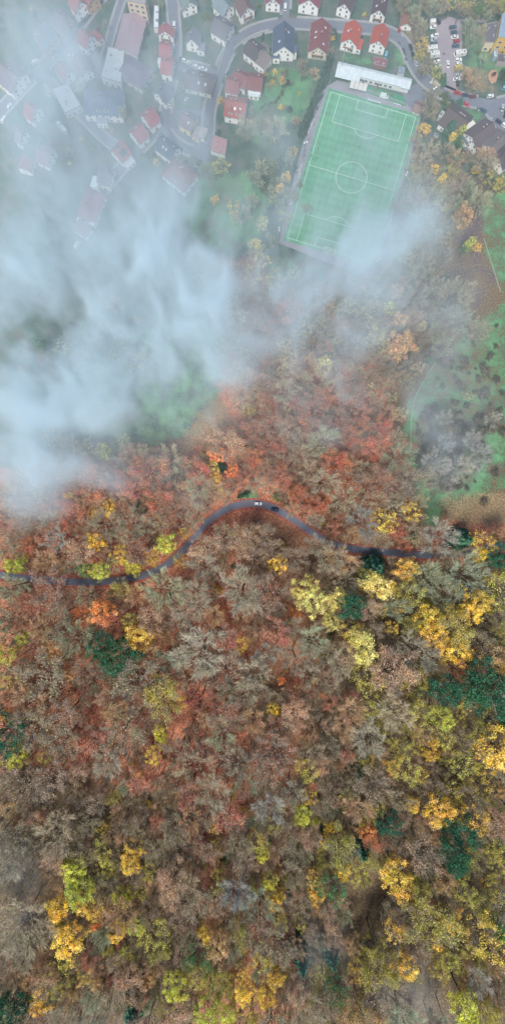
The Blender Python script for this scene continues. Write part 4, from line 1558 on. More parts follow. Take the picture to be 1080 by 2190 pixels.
def house(name, label, near, far, w, he, hr, roof, wall, style='gable', nsky=0, chim=1, pv=0, dormer=0, balcony=False, cat='house', group='village houses', sheet_roof=False, wing=None):
    """near, far: photo points of the two ends of the ridge; the near end's gable looks at the camera"""
    a, b = Vector(PH(*near, hr)), Vector(PH(*far, hr))
    d = a - b; L = d.length; rz = math.atan2(d.y, d.x); c = (a + b) / 2
    root = thing(name, label, cat, (c.x, c.y, zt(c.x, c.y)), rz, group)
    hw = w / 2; hl = L / 2
    if style == 'hip': hl_w = hl + w * .38
    else: hl_w = hl - .35
    mb = MB()
    if style == 'gable':
        prof = [(-hw, -.3), (hw, -.3), (hw, he), (0, hr - .12), (-hw, he)]
        vs = [(x, y, z) for x in (-hl_w, hl_w) for y, z in prof]
        mb.idx(vs, [(4, 3, 2, 1, 0), (5, 6, 7, 8, 9), (0, 1, 6, 5), (1, 2, 7, 6), (2, 3, 8, 7), (3, 4, 9, 8), (4, 0, 5, 9)])
    else:
        mb.box((0, 0, he / 2 - .15), (2 * hl_w, w, he + .3))
    # plinth, a hand proud of the wall
    pl = MB(); pl.box((0, 0, .12), (2 * hl_w + .12, w + .12, .55))
    mb.build('wall', wall_mat(wall), root); pl.build('plinth', M_CONC, root)
    rm = metal_roof_mat(roof) if sheet_roof else tile_mat(roof)
    mb = MB(); ov = .5; th = .2
    if style == 'gable':
        sl = (hr - he) / hw; ey_ = hw + ov; ez = he - ov * sl
        X = hl_w + .55
        for sg in (-1, 1):
            top = [(-X, 0, hr), (X, 0, hr), (X, sg * ey_, ez), (-X, sg * ey_, ez)]
            bot = [(x, y, z + .0) for x, y, z in top]; top = [(x, y, z + th) for x, y, z in top]
            fs = [(0, 1, 2, 3), (7, 6, 5, 4), (1, 5, 6, 2), (2, 6, 7, 3), (3, 7, 4, 0)]
            if sg > 0: fs = [f[::-1] for f in fs]
            mb.idx(top + bot, fs)
        mb.tube((-X - .02, 0, hr + th - .03), (X + .02, 0, hr + th - .03), .14, .14, 6)
        rf = mb.build('roof', rm, root)
        # pale barge boards along the gable edges, a gutter along the eaves
        bb = MB()
        for xx in (-X - .04, X + .04):
            for sg in (-1, 1):
                bb.idx([(xx, 0, hr - .08), (xx, sg * ey_, ez - .08), (xx, sg * ey_, ez + th + .02), (xx, 0, hr + th + .02)], [(0, 1, 2, 3)])
        for sg in (-1, 1): bb.tube((-X, sg * (ey_ + .08), ez + .05), (X, sg * (ey_ + .08), ez + .05), .08, .08, 5)
        bb.build('eaves_trim', M_STEEL, rf)
    else:
        X, Y = hl_w + ov, hw + ov; sl = (hr - he) / hw; ez = he - ov * sl * .4
        v = [(-X, -Y, ez), (X, -Y, ez), (X, Y, ez), (-X, Y, ez), (-hl, 0, hr), (hl, 0, hr)]
        v2 = [(x, y, z - .22) for x, y, z in v[:4]]
        mb.idx(v + v2, [(0, 1, 5, 4), (2, 3, 4, 5), (1, 2, 5), (3, 0, 4), (1, 0, 6, 7), (2, 1, 7, 8), (3, 2, 8, 9), (0, 3, 9, 6), (6, 9, 8, 7)])
        rf = mb.build('roof', rm, root)
    slope = math.atan2(hr - he, hw)
    def on_slope(x, f, sg):
        return (x, sg * hw * f, hr + th * .9 - (hr - he) * f)
    wt = toward(c); tl = wt.x * -math.sin(rz) + wt.y * math.cos(rz)
    sg = 1 if tl > 0 else -1
    for i in range(chim):
        link('chimney', CHIM, rf, (U(-.5, .5) * hl, -sg * hw * .15, hr - .35), 0)
    for i in range(nsky):
        x = (i + .5) / nsky * 1.5 - .75
        o = link('skylight', SKY, rf, on_slope(x * hl, .45, sg if i % 3 else -sg)); s2 = sg if i % 3 else -sg
        o.rotation_euler = (-s2 * slope, 0, 0)
    for i in range(pv):
        s2 = sg if i % 2 == 0 else -sg
        o = link('solar_panel', PV, rf, on_slope(0, .5, s2), scale=(min(1, L / 6), min(1, w / 9), 1)); o.rotation_euler = (-s2 * slope, 0, 0)
    for i in range(dormer):
        x = ((i + .5) / dormer - .5) * hl * 1.5
        dm = MB(); z0 = he + (hr - he) * .15; y0 = sg * hw * .88; y1 = sg * hw * .25; zt_ = he + (hr - he) * .68
        wd = 1.1
        dm.idx([(x - wd, y0, z0 - .3), (x + wd, y0, z0 - .3), (x + wd, y0, zt_ - .45), (x, y0, zt_ + .25), (x - wd, y0, zt_ - .45)], [(0, 1, 2, 3, 4)] if sg < 0 else [(4, 3, 2, 1, 0)], 0)
        dm.idx([(x - wd, y0, z0 - .3), (x - wd, y0, zt_ - .45), (x - wd, y1, zt_ - .45), (x - wd, y1, z0 - .3)], [(0, 1, 2, 3)], 0)
        dm.idx([(x + wd, y0, z0 - .3), (x + wd, y0, zt_ - .45), (x + wd, y1, zt_ - .45), (x + wd, y1, z0 - .3)], [(0, 3, 2, 1)], 0)
        e = .22; yo = y0 + sg * .3
        dm.idx([(x - wd - e, yo, zt_ - .55), (x, yo, zt_ + .36), (x, y1 - sg * .6, zt_ + .36), (x - wd - e, y1 - sg * .6, zt_ - .55)], [(0, 1, 2, 3)], 1)
        dm.idx([(x + wd + e, yo, zt_ - .55), (x, yo, zt_ + .36), (x, y1 - sg * .6, zt_ + .36), (x + wd + e, y1 - sg * .6, zt_ - .55)], [(0, 3, 2, 1)], 1)
        dm.idx([(x - .6, y0 + sg * .03, z0 + .2), (x + .6, y0 + sg * .03, z0 + .2), (x + .6, y0 + sg * .03, zt_ - .55), (x - .6, y0 + sg * .03, zt_ - .55)], [(0, 1, 2, 3)], 2)
        dm.build('dormer', [wall_mat(wall), rm, M_GLASS], rf)
    # windows on the walls that can be seen
    storeys = [1.0] if he < 4.4 else [1.0, 3.75]
    if he > 7.4: storeys = [1.0, 3.75, 6.4]
    tx = wt.x * math.cos(rz) + wt.y * math.sin(rz)
    for ang, dist_, width, dot in ((0, hl_w, w, tx), (math.pi, hl_w, w, -tx), (math.pi / 2, hw, 2 * hl_w, tl), (-math.pi / 2, hw, 2 * hl_w, -tl)):
        if dot < -.15: continue
        p = (math.cos(ang) * dist_, math.sin(ang) * dist_)
        n = max(1, int(width / 3.9))
        gable = ang in (0, math.pi) and style == 'gable'
        put_windows(root, p, ang, width, storeys, n, (1.15, 1.35), door=not gable and width > 5 and dot > .2)
        if gable and hr - he > 2.4:
            put_windows(root, p, ang, width * .42, [he + .35], 2 if w > 7.5 else 1, (.85, 1.0))
    if balcony:
        p = hl_w + .7
        bm = MB(); bm.box((p, 0, 3.3), (1.5, w * .6, .18), 0, 0)
        bm.box((p + .72, 0, 3.85), (.06, w * .6, .95), 0, 1)
        for s2 in (-1, 1): bm.box((p, s2 * w * .3, 3.85), (1.4, .06, .95), 0, 1)
        bm.build('balcony', [M_CONC, M_WOOD], root)
    if wing:   # a lower flat-roofed or lean-to annex: (x, y, length, width, height, roof colour)
        for x, y, l2, w2, h2, rc in [wing] if not isinstance(wing, list) else wing:
            am = MB(); am.box((x, y, h2 / 2 - .15), (l2, w2, h2 + .3), 0, 0); am.box((x, y, h2 + .22), (l2 + .4, w2 + .4, .14), 0, 1)
            an = am.build('annex', [wall_mat(wall), cm('flat_roof', rc, var=.25)], root)
            for ang, dot in ((0, tx), (math.pi, -tx), (math.pi / 2, tl), (-math.pi / 2, -tl)):
                if dot < .2: continue
                ca, sa = math.cos(ang), math.sin(ang)
                ww = w2 if abs(ca) > .5 else l2
                pp_ = (x + ca * l2 / 2, y + sa * w2 / 2)
                s_ = Vector((-sa, ca))
                for i in range(max(1, int(ww / 3))):
                    q = Vector(pp_) + s_ * (((i + .5) / max(1, int(ww / 3)) - .5) * ww * .9)
                    link('window', WIN[(1.15, 1.35)], an, (q.x, q.y, .9), ang - math.pi / 2)
    return root

def block(name, label, poly, h, roof, wall, group='village buildings', cat='building', win=True, parapet=.35, sheet_roof=False, storey=3.0):
    """flat-roofed building over a photo polygon seen at roof height"""
    P = [Vector(PH(u, v, h)) for u, v in poly]
    c = sum(P, Vector((0, 0))) / len(P)
    e = P[1] - P[0]; rz = math.atan2(e.y, e.x)
    rot = Matrix.Rotation(-rz, 2)
    Q = [rot @ (p - c) for p in P]
    if sum(Q[i].x * Q[(i + 1) % len(Q)].y - Q[(i + 1) % len(Q)].x * Q[i].y for i in range(len(Q))) < 0: Q = Q[::-1]
    root = thing(name, label, cat, (c.x, c.y, zt(c.x, c.y)), rz, group)
    mb = MB(); mb.prism([tuple(q) for q in Q], -.3, h); mb.build('wall', wall_mat(wall), root)
    mb = MB(); cen = sum(Q, Vector((0, 0))) / len(Q)
    ins = [cen + (q - cen) * .97 for q in Q]
    mb.prism([tuple(q) for q in ins], h + .005, h + .1)
    rf = mb.build('roof', metal_roof_mat(roof) if sheet_roof else cm('roof_felt', roof, var=.3, scale=.5), root)
    out = [cen + (q - cen) * 1.006 for q in Q]
    pm = MB(); n = len(Q)
    for i in range(n):
        a, b, a2, b2 = out[i], out[(i + 1) % n], ins[i], ins[(i + 1) % n]
        pm.idx([(*a, h - .12), (*b, h - .12), (*b, h + parapet), (*a, h + parapet), (*a2, h + .1), (*b2, h + .1), (*b2, h + parapet), (*a2, h + parapet)],
               [(0, 1, 2, 3), (7, 6, 5, 4), (3, 2, 6, 7)])
    pm.build('parapet', M_CONC, root)
    for _ in range(3 if parapet > .2 and len(Q) < 9 else 0):
        q = cen + (random.choice(ins) - cen) * U(.2, .7)
        vb = MB(); vb.box((q.x, q.y, h + .45), (U(.6, 1.4), U(.6, 1.2), .7)); vb.build('roof_vent', M_STEEL, rf)
    if win:
        wt = toward(c); wl = rot @ wt
        for i in range(n):
            a, b = Q[i], Q[(i + 1) % n]; d = b - a
            nr = Vector((d.y, -d.x)).normalized()
            if nr.dot(wl) < -.1 or d.length < 3: continue
            ang = math.atan2(nr.y, nr.x)
            zs = [k * storey + .9 for k in range(max(1, int(h / storey)))]
            put_windows(root, (a + b) / 2, ang, d.length, zs, max(1, int(d.length / 3.2)), (1.7, 1.4), door=nr.dot(wl) > .5)
    return root

RED, ORANGE, PURPLE, SLATE, BROWN_, GREYR, PINKR = (150, 72, 66), (182, 82, 62), (94, 74, 82), (82, 94, 116), (104, 86, 84), (106, 104, 110), (158, 98, 98)
WHITE_, CREAM_, PEACH_ = (240, 239, 234), (226, 208, 170), (206, 160, 132)
H = house
H('house', 'white house with bright orange-red roof beside the clubhouse, nearer the hedge', (748, 83), (759, 43), 9.3, 5.6, 9.0, ORANGE, WHITE_, nsky=1, balcony=True, wing=(1.5, 5.6, 6, 3.2, 3.0, ORANGE))
H('house', 'white house with bright orange-red roof beside the street bend, window-dotted gable', (810, 87), (819, 50), 8.8, 5.6, 8.8, (176, 78, 60), WHITE_, nsky=0)
H('house', 'white house with purple-grey roof at the top edge, west of the balcony house', (737, 8), (750, -30), 8.2, 5.4, 8.8, PURPLE, WHITE_)
H('house', 'white house with dark purple roof and flowered balcony at the top edge', (811, 21), (818, -18), 8.2, 5.4, 8.8, (88, 64, 74), WHITE_, nsky=2, balcony=True)
H('house', 'long wine-red roofed house with skylights above the garden hedge', (681, 101), (689, 39), 11.0, 4.6, 8.4, (132, 70, 72), (224, 214, 190), nsky=4, chim=1, balcony=True)
H('house', 'large house with blue slate roof and white gable on the curved street', (607, 99), (608, 45), 11.6, 5.6, 10.2, SLATE, WHITE_, nsky=2, chim=2, wing=[(3.5, 5.2, 4.0, 5, 4.6, SLATE), (7.0, -4.0, 2.4, 4, 3.6, SLATE)])
H('house', 'white gabled house with raspberry roof at the top edge', (584, -3), (587, -40), 8.2, 5.2, 8.4, (142, 74, 84), WHITE_)
H('house', 'wide white gabled house with raspberry roof at the top edge corner', (661, -1), (667, -36), 11.5, 5.6, 9.4, (142, 74, 84), WHITE_, nsky=2)
H('house', 'brown-roofed white house with wooden balcony behind the curved street', (530, 16), (517, -12), 8.6, 5.4, 9.0, (112, 84, 82), WHITE_, balcony=True)
H('house', 'long white house with grey roof at the street fork', (491, 58), (459, 38), 10.2, 5.2, 8.4, GREYR, WHITE_, nsky=1)
H('house', 'white house with blue-grey roof half lost in mist by the main street', (409, 83), (414, 58), 7.2, 5.2, 8.8, (112, 118, 130), WHITE_, wing=(2.0, 5.0, 4.5, 4.0, 3.2, (120, 124, 132)))
H('house', 'modern white house with dark stepped roofs inside the street bend', (556, 108), (530, 88), 9.2, 5.2, 7.6, (84, 76, 78), WHITE_, nsky=1, wing=[(7.6, -1.0, 6.5, 8, 4.4, (126, 116, 112)), (3.0, 6.0, 5.0, 3.6, 3.4, (110, 104, 104))])
H('terraced_house', 'red-roofed terraced house at the end beside the curved street', (512, 176), (484, 170), 9.5, 5.2, 7.8, (150, 84, 82), WHITE_, group='red terraced houses')
H('terraced_house', 'middle red-roofed terraced house set back from its neighbours', (531, 166), (501, 152), 8.8, 4.8, 7.8, (140, 76, 76), WHITE_, group='red terraced houses')
H('terraced_house', 'red-roofed terraced house with conservatory facing the garden meadow', (562, 168), (531, 163), 9.5, 5.0, 7.8, (132, 78, 76), WHITE_, group='red terraced houses', wing=(0, -5.6, 6, 2.2, 2.6, (200, 208, 210)))
H('house', 'red-roofed villa with white dormers and skylights below the terrace row', (526, 222), (482, 214), 11.5, 5.4, 9.2, (162, 80, 66), WHITE_, nsky=3, dormer=2)
H('house', 'low brown-roofed house with two skylights between two streets', (456, 172), (397, 158), 11.0, 3.8, 6.6, (102, 84, 88), (206, 204, 200), nsky=3)
H('house', 'cream house with mauve roof inside the small square', (415, 258), (389, 243), 9.4, 5.2, 7.6, (128, 110, 116), CREAM_, nsky=2, wing=(7.4, -2.0, 4.5, 7, 2.8, (150, 140, 140)))
H('house', 'white house with dark blue roof and skylights on the village lane', (374, 321), (338, 294), 8.8, 5.4, 8.8, (70, 84, 104), WHITE_, nsky=4)
H('house', 'big weathered red hip-roofed house at the village edge', (392, 370), (372, 354), 12.5, 5.2, 9.6, (142, 82, 74), WHITE_, style='hip', chim=2, dormer=1, nsky=1)
H('house', 'white house with crimson roof, upper of two beside the lane', (309, 251), (330, 233), 9.4, 5.2, 8.4, (160, 66, 76), WHITE_, nsky=1)
H('house', 'white house with crimson roof, lower of two beside the lane', (284, 286), (305, 267), 9.4, 5.2, 8.4, (158, 72, 78), WHITE_, nsky=1)
H('house', 'white house with solar panels over its red roof', (245, 327), (267, 306), 9.6, 5.2, 8.2, (160, 76, 70), WHITE_, pv=2, wing=(0, 6.6, 6, 3.0, 2.6, (190, 192, 190)))
H('house', 'white gabled house with slate roof above the crimson pair', (338, 200), (357, 178), 9.0, 5.0, 8.6, (116, 118, 132), WHITE_)
H('manor_house', 'large blue-roofed house with big white dormer in the mist', (238, 208), (197, 206), 14.0, 6.0, 10.0, (96, 112, 140), WHITE_, style='hip', dormer=2, wing=[(9.8, 0, 3, 6, 4.8, (120, 130, 145)), (-1, -9, 6, 3, 4.0, (150, 158, 165))])
H('house', 'broad house with faded mauve roof at the frame edge in mist', (36, 165), (2, 138), 14.0, 6.4, 10.4, (126, 112, 124), WHITE_)
H('house', 'white gabled house with pink roof alone in the mist', (73, 233), (54, 219), 9.0, 6.0, 10.2, (166, 88, 96), WHITE_)
H('house', 'white gabled house with red roof beside the big courtyard', (192, 79), (170, 62), 8.6, 5.6, 9.2, (166, 76, 76), WHITE_, wing=(2, 6, 6, 4, 3.4, (160, 84, 80)))
H('house', 'small red-roofed house in the courtyard, nearer the parked cars', (145, 155), (124, 131), 7.6, 4.6, 7.6, (160, 84, 84), WHITE_, chim=1)
H('house', 'pink-roofed house in the courtyard next to the small red one', (181, 150), (166, 116), 8.8, 4.8, 7.8, (156, 96, 100), WHITE_)
H('house', 'white gabled house with red roof on the misty main street, top of a row', (352, 66), (355, 48), 8.6, 5.0, 8.4, (160, 80, 84), WHITE_, balcony=True)
H('house', 'red-roofed house on the misty main street, second in its row', (366, 99), (341, 95), 8.8, 5.0, 7.8, (162, 80, 84), WHITE_, wing=(-2, -5.6, 4, 3, 3.2, (200, 202, 204)))
H('house', 'faded red-roofed house on the misty main street, third in its row', (370, 134), (345, 129), 9.2, 5.0, 7.8, (166, 92, 94), WHITE_)
H('house', 'tall white gabled house with pink roof at the top edge', (171, 4), (154, -20), 8.6, 6.2, 10.4, (162, 104, 106), WHITE_, wing=(-2, 6.4, 7, 4.0, 3.4, (150, 176, 176)))
H('house', 'ochre-walled house with pink roof cut by the top edge', (197, -4), (184, -22), 8.6, 5.6, 8.6, (160, 98, 100), (204, 160, 116))
H('house', 'peach gabled house at the head of the courtyard hall', (137, 37), (118, 22), 10.0, 6.2, 9.8, (118, 100, 104), PEACH_)
H('house', 'grey-green house lost in mist at the top edge', (405, 4), (396, -20), 8.6, 5.0, 8.6, (120, 138, 136), WHITE_)
H('house', 'white house with teal-grey roof behind the street fork', (489, 12), (466, -14), 8.6, 5.0, 8.6, (124, 140, 144), WHITE_)
H('house', 'grey-roofed white house deep in the mist under the solar house', (238, 372), (210, 364), 10.5, 5.2, 8.4, (120, 124, 138), WHITE_, wing=(-5, -5, 4, 6, 5, (210, 214, 214)))
H('house', 'red hip-roofed house with white terrace deep in the mist', (186, 446), (197, 418), 11.0, 4.8, 8.0, (160, 92, 98), WHITE_, style='hip', wing=(8.5, 0, 3.6, 10, 3.4, (230, 230, 226)))
H('house', 'small house barely showing at the lower end of the misty village', (165, 494), (180, 471), 8.4, 4.8, 7.6, (150, 104, 112), WHITE_)
H('house', 'faint white house in the mist beside a pink one', (47, 286), (35, 279), 8.6, 5.0, 8.0, (132, 124, 138), WHITE_)
H('house', 'faint long pink-roofed house in the mist', (108, 331), (80, 318), 10.0, 4.6, 7.8, (158, 104, 114), WHITE_)
H('house', 'faint narrow red-roofed house in the mist', (48, 358), (55, 331), 7.6, 4.4, 7.2, (156, 98, 106), WHITE_)
H('hall', 'long hall with faded reddish ridge roof at the top', (267, 106), (287, 28), 13.0, 4.2, 6.6, (164, 138, 146), (206, 206, 206), chim=0, sheet_roof=True, group='village buildings', cat='hall')
H('hall', 'square hall with purple hip roof beside the flat pale roof', (298, 151), (274, 136), 12.5, 4.4, 7.4, (116, 106, 124), (200, 204, 206), style='hip', chim=0, group='village buildings', cat='hall')
H('shed', 'long brown-roofed shed with white gable above the street bend', (870, 50), (873, 23), 6.6, 3.0, 5.0, (142, 100, 82), WHITE_, chim=0, group='small outbuildings', cat='shed')
H('kiosk', 'small brown-roofed kiosk near the pitch corner', (904, 229), (886, 222), 5.6, 2.6, 3.8, (140, 112, 106), (206, 204, 200), chim=0, group='small outbuildings', cat='kiosk')
H('house', 'wide house with dark grey-brown roof below the street bend', (1001, 262), (958, 231), 14.5, 4.2, 7.8, (94, 82, 82), WHITE_, chim=2, nsky=1)
H('house', 'white-gabled house with dark roof, first of the row going down the side street', (1010, 294), (1054, 262), 12.0, 5.0, 8.2, (100, 86, 90), WHITE_, chim=2, wing=[(1.5, -7.0, 6, 4, 4.4, (212, 208, 196)), (7.0, -3.0, 3, 5, 2.8, (96, 100, 116))])
H('house', 'grey flat-pitched house, second of the row going down the side street', (1046, 316), (1082, 284), 12.0, 5.0, 7.6, (112, 106, 108), WHITE_, chim=1, wing=(6.5, 2.0, 3, 8, 3.2, (120, 116, 116)))
H('house', 'dark-roofed house, third of the row, cut by the frame edge', (1066, 340), (1100, 312), 11.0, 5.4, 8.0, (92, 80, 86), WHITE_, chim=1)
block('hall', 'wide hall with dark flat roof and orange front in the misty courtyard', [(70, 73), (100, 43), (125, 80), (95, 108)], 6.0, (112, 112, 124), (196, 138, 104), cat='hall')
block('apartment_block', 'beige apartment block with rows of windows at the top edge', [(274, -16), (314, -8), (311, 10), (272, 2)], 12.5, (150, 146, 146), (206, 190, 164), cat='apartment block')
block('hall', 'long low hall with pale flat roof between garden and red ridge hall', [(232, 100), (268, 108), (259, 178), (217, 164)], 5.0, (186, 192, 190), (206, 208, 206), cat='hall')
block('workshop', 'pale flat-roofed workshop in the misty lower village', [(112, 190), (146, 180), (174, 226), (140, 242)], 4.5, (184, 190, 196), (196, 200, 204), cat='workshop')
block('garage', 'long pale garage roof behind the pink misty house', [(120, 262), (126, 258), (144, 277), (139, 283)], 3.0, (196, 202, 206), (200, 200, 200), cat='garage', win=False)
block('garage', 'narrow white garage strip on the misty street at the top', [(330, 12), (340, 12), (339, 60), (329, 60)], 3.2, (200, 208, 212), (220, 220, 218), cat='garage', win=False)
block('garage', 'small grey garage beside the cream house', [(430, 270), (446, 276), (437, 298), (422, 292)], 3.0, (164, 156, 156), (208, 202, 196), cat='garage', win=False)
block('garage', 'pink flat-topped garage deck with white parapet', [(456, 290), (487, 300), (481, 332), (450, 322)], 3.2, (176, 128, 128), (220, 220, 216), cat='garage', win=False, parapet=.7)
block('school', 'dark flat-roofed cream building beside the play lawn', [(1037, 52), (1063, 47), (1062, 92), (1037, 91)], 5.6, (100, 96, 102), (214, 200, 164), cat='school')
block('school', 'tall blue-grey clad building with yellow front at the frame edge', [(1073, 30), (1100, 22), (1100, 82), (1064, 80)], 10.5, (132, 152, 170), (206, 170, 96), cat='school')
block('garage', 'dark flat garage under the yellow-fronted building', [(1063, 115), (1085, 118), (1085, 134), (1062, 132)], 3.0, (92, 88, 94), (160, 154, 150), cat='garage', win=False)
block('greenhouse', 'small glassy garden house beside the play lawn', [(1054, 104), (1064, 104), (1064, 122), (1055, 122)], 2.8, (176, 190, 200), (140, 170, 180), cat='greenhouse', win=False)
block('shed', 'reddish flat shed between orange-roofed house and clubhouse', [(799, 121), (828, 128), (825, 143), (797, 137)], 2.8, (132, 80, 84), (140, 96, 90), cat='shed', win=False)
block('shed', 'white striped carport roof beside the wide dark house', [(944, 236), (953, 241), (944, 254), (936, 249)], 2.8, (206, 204, 198), (180, 176, 170), cat='carport', win=False, sheet_roof=True)
block('shed', 'small tin shed against the clubhouse end', [(852, 142), (866, 145), (864, 158), (850, 156)], 2.8, (120, 140, 158), (190, 200, 206), cat='shed', win=False)
block('shed', 'little dark garden shed below the lime yellow tree', [(989, 316), (1003, 318), (1001, 328), (988, 325)], 2.4, (74, 76, 88), (110, 104, 100), cat='shed', win=False)
block('shed', 'tool shed beside the bare plot under the gable house', [(928, 285), (938, 288), (934, 297), (925, 293)], 2.4, (104, 110, 124), (120, 104, 92), cat='shed', win=False)

# ------------------------------------------------------------------ clubhouse
def clubhouse():
    hr = 5.0
    a, b = Vector(PH(880, 174, hr)), Vector(PH(722, 136, hr))
    d = a - b; L = d.length; rz = math.atan2(d.y, d.x); c = (a + b) / 2
    root = thing('clubhouse', 'long white-roofed clubhouse along the top end of the pitch', 'clubhouse', (c.x, c.y, 0), rz)
    hl = L / 2
    mb = MB(); mb.box((0, -.75, 1.6), (L - .8, 4.8, 3.5)); mb.build('wall', wall_mat((222, 222, 218)), root)
    rm = metal_roof_mat((202, 212, 214))
    mb = MB()
    for i, (x0, x1, yf) in enumerate(((-hl, -hl * .34, -6.2), (-hl * .34 + .03, hl * .74, -3.6), (hl * .74 + .03, hl, -4.0))):
        for y0, y1, z0, z1 in ((0, 1.9, hr, 4.4), (0, yf, hr, hr - abs(yf) * .28)):
            q = [(x0, y0, z0), (x1, y0, z0), (x1, y1, z1), (x0, y1, z1)]
            mb.idx(q + [(x, y, z - .15) for x, y, z in q], [(0, 1, 2, 3), (7, 6, 5, 4), (0, 4, 5, 1), (1, 5, 6, 2), (2, 6, 7, 3), (3, 7, 4, 0)])
    rf = mb.build('roof', rm, root)
    for i in range(5):
        o = link('skylight', SKY, rf, (-hl + 3 + i * 8.4, -1.8, hr - .48), 0); o.rotation_euler = (.273, 0, 0)
    cn = MB()
    for k in range(4):
        cn.box((-hl * .5 + k * 2.5, -7.9, 2.9), (2.3, 4.4, .1))
    cn.build('canopy', metal_roof_mat((222, 216, 206)), root)
    for k in range(5):
        pm = MB(); pm.tube((-hl * .5 - 1.2 + k * 2.5, -9.9, 0), (-hl * .5 - 1.2 + k * 2.5, -9.9, 2.85), .07, .07, 6); pm.build('canopy_post', M_STEEL, root)
    for k in range(7):
        link('window', WIN[(1.7, 1.4)], root, (-hl * .3 + k * 2.9, -3.15, 1.0), math.pi)
    for k in range(2): link('door', DOOR, root, (-hl * .3 + 1.4 + k * 8.7, -3.15, 0.02), math.pi)
    for k in range(3):
        t = MB(); t.box((0, 0, .74), (1.8, .8, .06), 0, 0); t.box((0, -.75, .45), (1.8, .3, .05), 0, 0); t.box((0, .75, .45), (1.8, .3, .05), 0, 0)
        for sx in (-.7, .7): t.box((sx, 0, .36), (.08, 1.4, .7), 0, 1)
        p = root.matrix_basis @ Vector((3 + k * 5.0, -6.6, 0)) if False else Vector((c.x + math.cos(rz) * (3 + k * 5) + math.sin(rz) * 6.6, c.y + math.sin(rz) * (3 + k * 5) - math.cos(rz) * 6.6, .0))
        o = t.build('picnic_table', [M_WOOD, M_STEEL]); o.location = (p.x, p.y, .14); o.rotation_euler = (0, 0, rz)
        tag(o, 'timber picnic table with benches on the clubhouse terrace, %s' % ('nearest the canopy', 'in the middle', 'nearest the roof end')[k], 'table', 'terrace tables')
clubhouse()

# ------------------------------------------------------------------ cars
def car_meshes(L, W, zb, cab, zr, box=False):
    """body lofted along x plus glass panes; x forward. cab: (base rear, base front, roof rear, roof front)"""
    hl, hw = L / 2, W / 2
    st = [(-hl, .80, .80, .42), (-hl + .12, .95, .97, .30), (-hl * .62, 1.0, 1.0, .26), (0, 1.0, 1.0, .25), (hl * .55, 1.0, .97, .26), (hl - .22, .93, .84, .30), (hl, .74, .70, .42)]
    mb = MB(); rings = []
    for x, fw, fz, z0 in st:
        w = hw * fw; t = zb * fz
        rings.append([(x, -w * .9, z0), (x, -w, z0 + .14), (x, -w, t - .16), (x, -w * .9, t), (x, w * .9, t), (x, w, t - .16), (x, w, z0 + .14), (x, w * .9, z0)])
    n = 8
    mb.idx([p for r in rings for p in r], [(i * n + k, i * n + (k + 1) % n, (i + 1) * n + (k + 1) % n, (i + 1) * n + k) for i in range(len(rings) - 1) for k in range(n)]
           + [tuple(range(n))[::-1], tuple(range((len(rings) - 1) * n, len(rings) * n))])
    b0, b1, r0, r1 = cab; bw, rw = hw * .93, hw * (.9 if box else .74)
    zl = zb * .94
    base = [(b0, -bw, zl), (b1, -bw * .94, zl), (b1, bw * .94, zl), (b0, bw, zl)]
    top = [(r0, -rw, zr), (r1, -rw, zr), (r1, rw, zr), (r0, rw, zr)]
    mb.idx(base + top, [(4, 5, 6, 7), (0, 1, 5, 4), (1, 2, 6, 5), (2, 3, 7, 6), (3, 0, 4, 7)])
    me = mb.mesh('car_shell', [M_PAINT])
    def pane(q, g=.012, inset=(.12, .12)):
        q = [Vector(p) for p in q]; c = sum(q, Vector()) / 4
        nr = (q[1] - q[0]).cross(q[2] - q[0]).normalized()
        if nr.dot(c - Vector((0, 0, zb * .8))) < 0: nr = -nr
        def at(s, t): return (q[0] * (1 - s) + q[1] * s) * (1 - t) + (q[3] * (1 - s) + q[2] * s) * t + nr * g
        i, j = inset
        m2 = MB(); m2.face([at(i * .5, j * .8), at(1 - i * .5, j * .8), at(1 - i * .5, 1 - j * .4), at(i * .5, 1 - j * .4)])
        return m2.mesh('pane', [M_CARGLASS])
    B, T = base, top
    panes = {'windscreen': pane([B[1], B[2], T[2], T[1]]), 'rear_window': pane([B[3], B[0], T[0], T[3]]),
             'side_window': [pane([B[0], B[1], T[1], T[0]]), pane([B[2], B[3], T[3], T[2]])]}
    if box: panes['side_window'] = []
    wm = MB(); wm.tube((0, -.11, 0), (0, .11, 0), .31, .31, 14, 0, cap=True); wm.tube((0, -.118, 0), (0, .118, 0), .18, .18, 10, 1, cap=True)
    wh = wm.mesh('car_wheel', [M_RUBBER, M_STEEL])
    lm = MB(); lm.box((0, 0, 0), (.12, .34, .15)); hd = lm.mesh('lamp_unit', [M_WHITE])
    return me, panes, wh, hd, (hl, hw, zb)
CARS = {
    'hatchback': car_meshes(4.1, 1.78, .98, (-1.98, .95, -1.55, .2), 1.48),
    'saloon': car_meshes(4.6, 1.82, .95, (-1.65, 1.0, -1.0, .2), 1.43),
    'estate': car_meshes(4.6, 1.82, .96, (-2.2, .98, -1.85, .2), 1.48),
    'off_roader': car_meshes(4.5, 1.88, 1.1, (-2.15, .95, -1.9, .25), 1.7),
    'van': car_meshes(5.2, 2.0, 1.2, (-2.55, 1.9, -2.5, 1.1), 2.1, True),
}
PAINTS = {'white': (226, 228, 226), 'silver': (176, 180, 184), 'grey': (104, 110, 118), 'black': (34, 37, 42), 'dark blue': (38, 54, 78), 'red': (176, 34, 44), 'dark red': (116, 34, 44),
          'light blue': (120, 176, 196), 'yellow': (226, 196, 34), 'pinkish red': (196, 70, 88), 'steel blue': (64, 88, 112), 'dark': (42, 46, 54)}
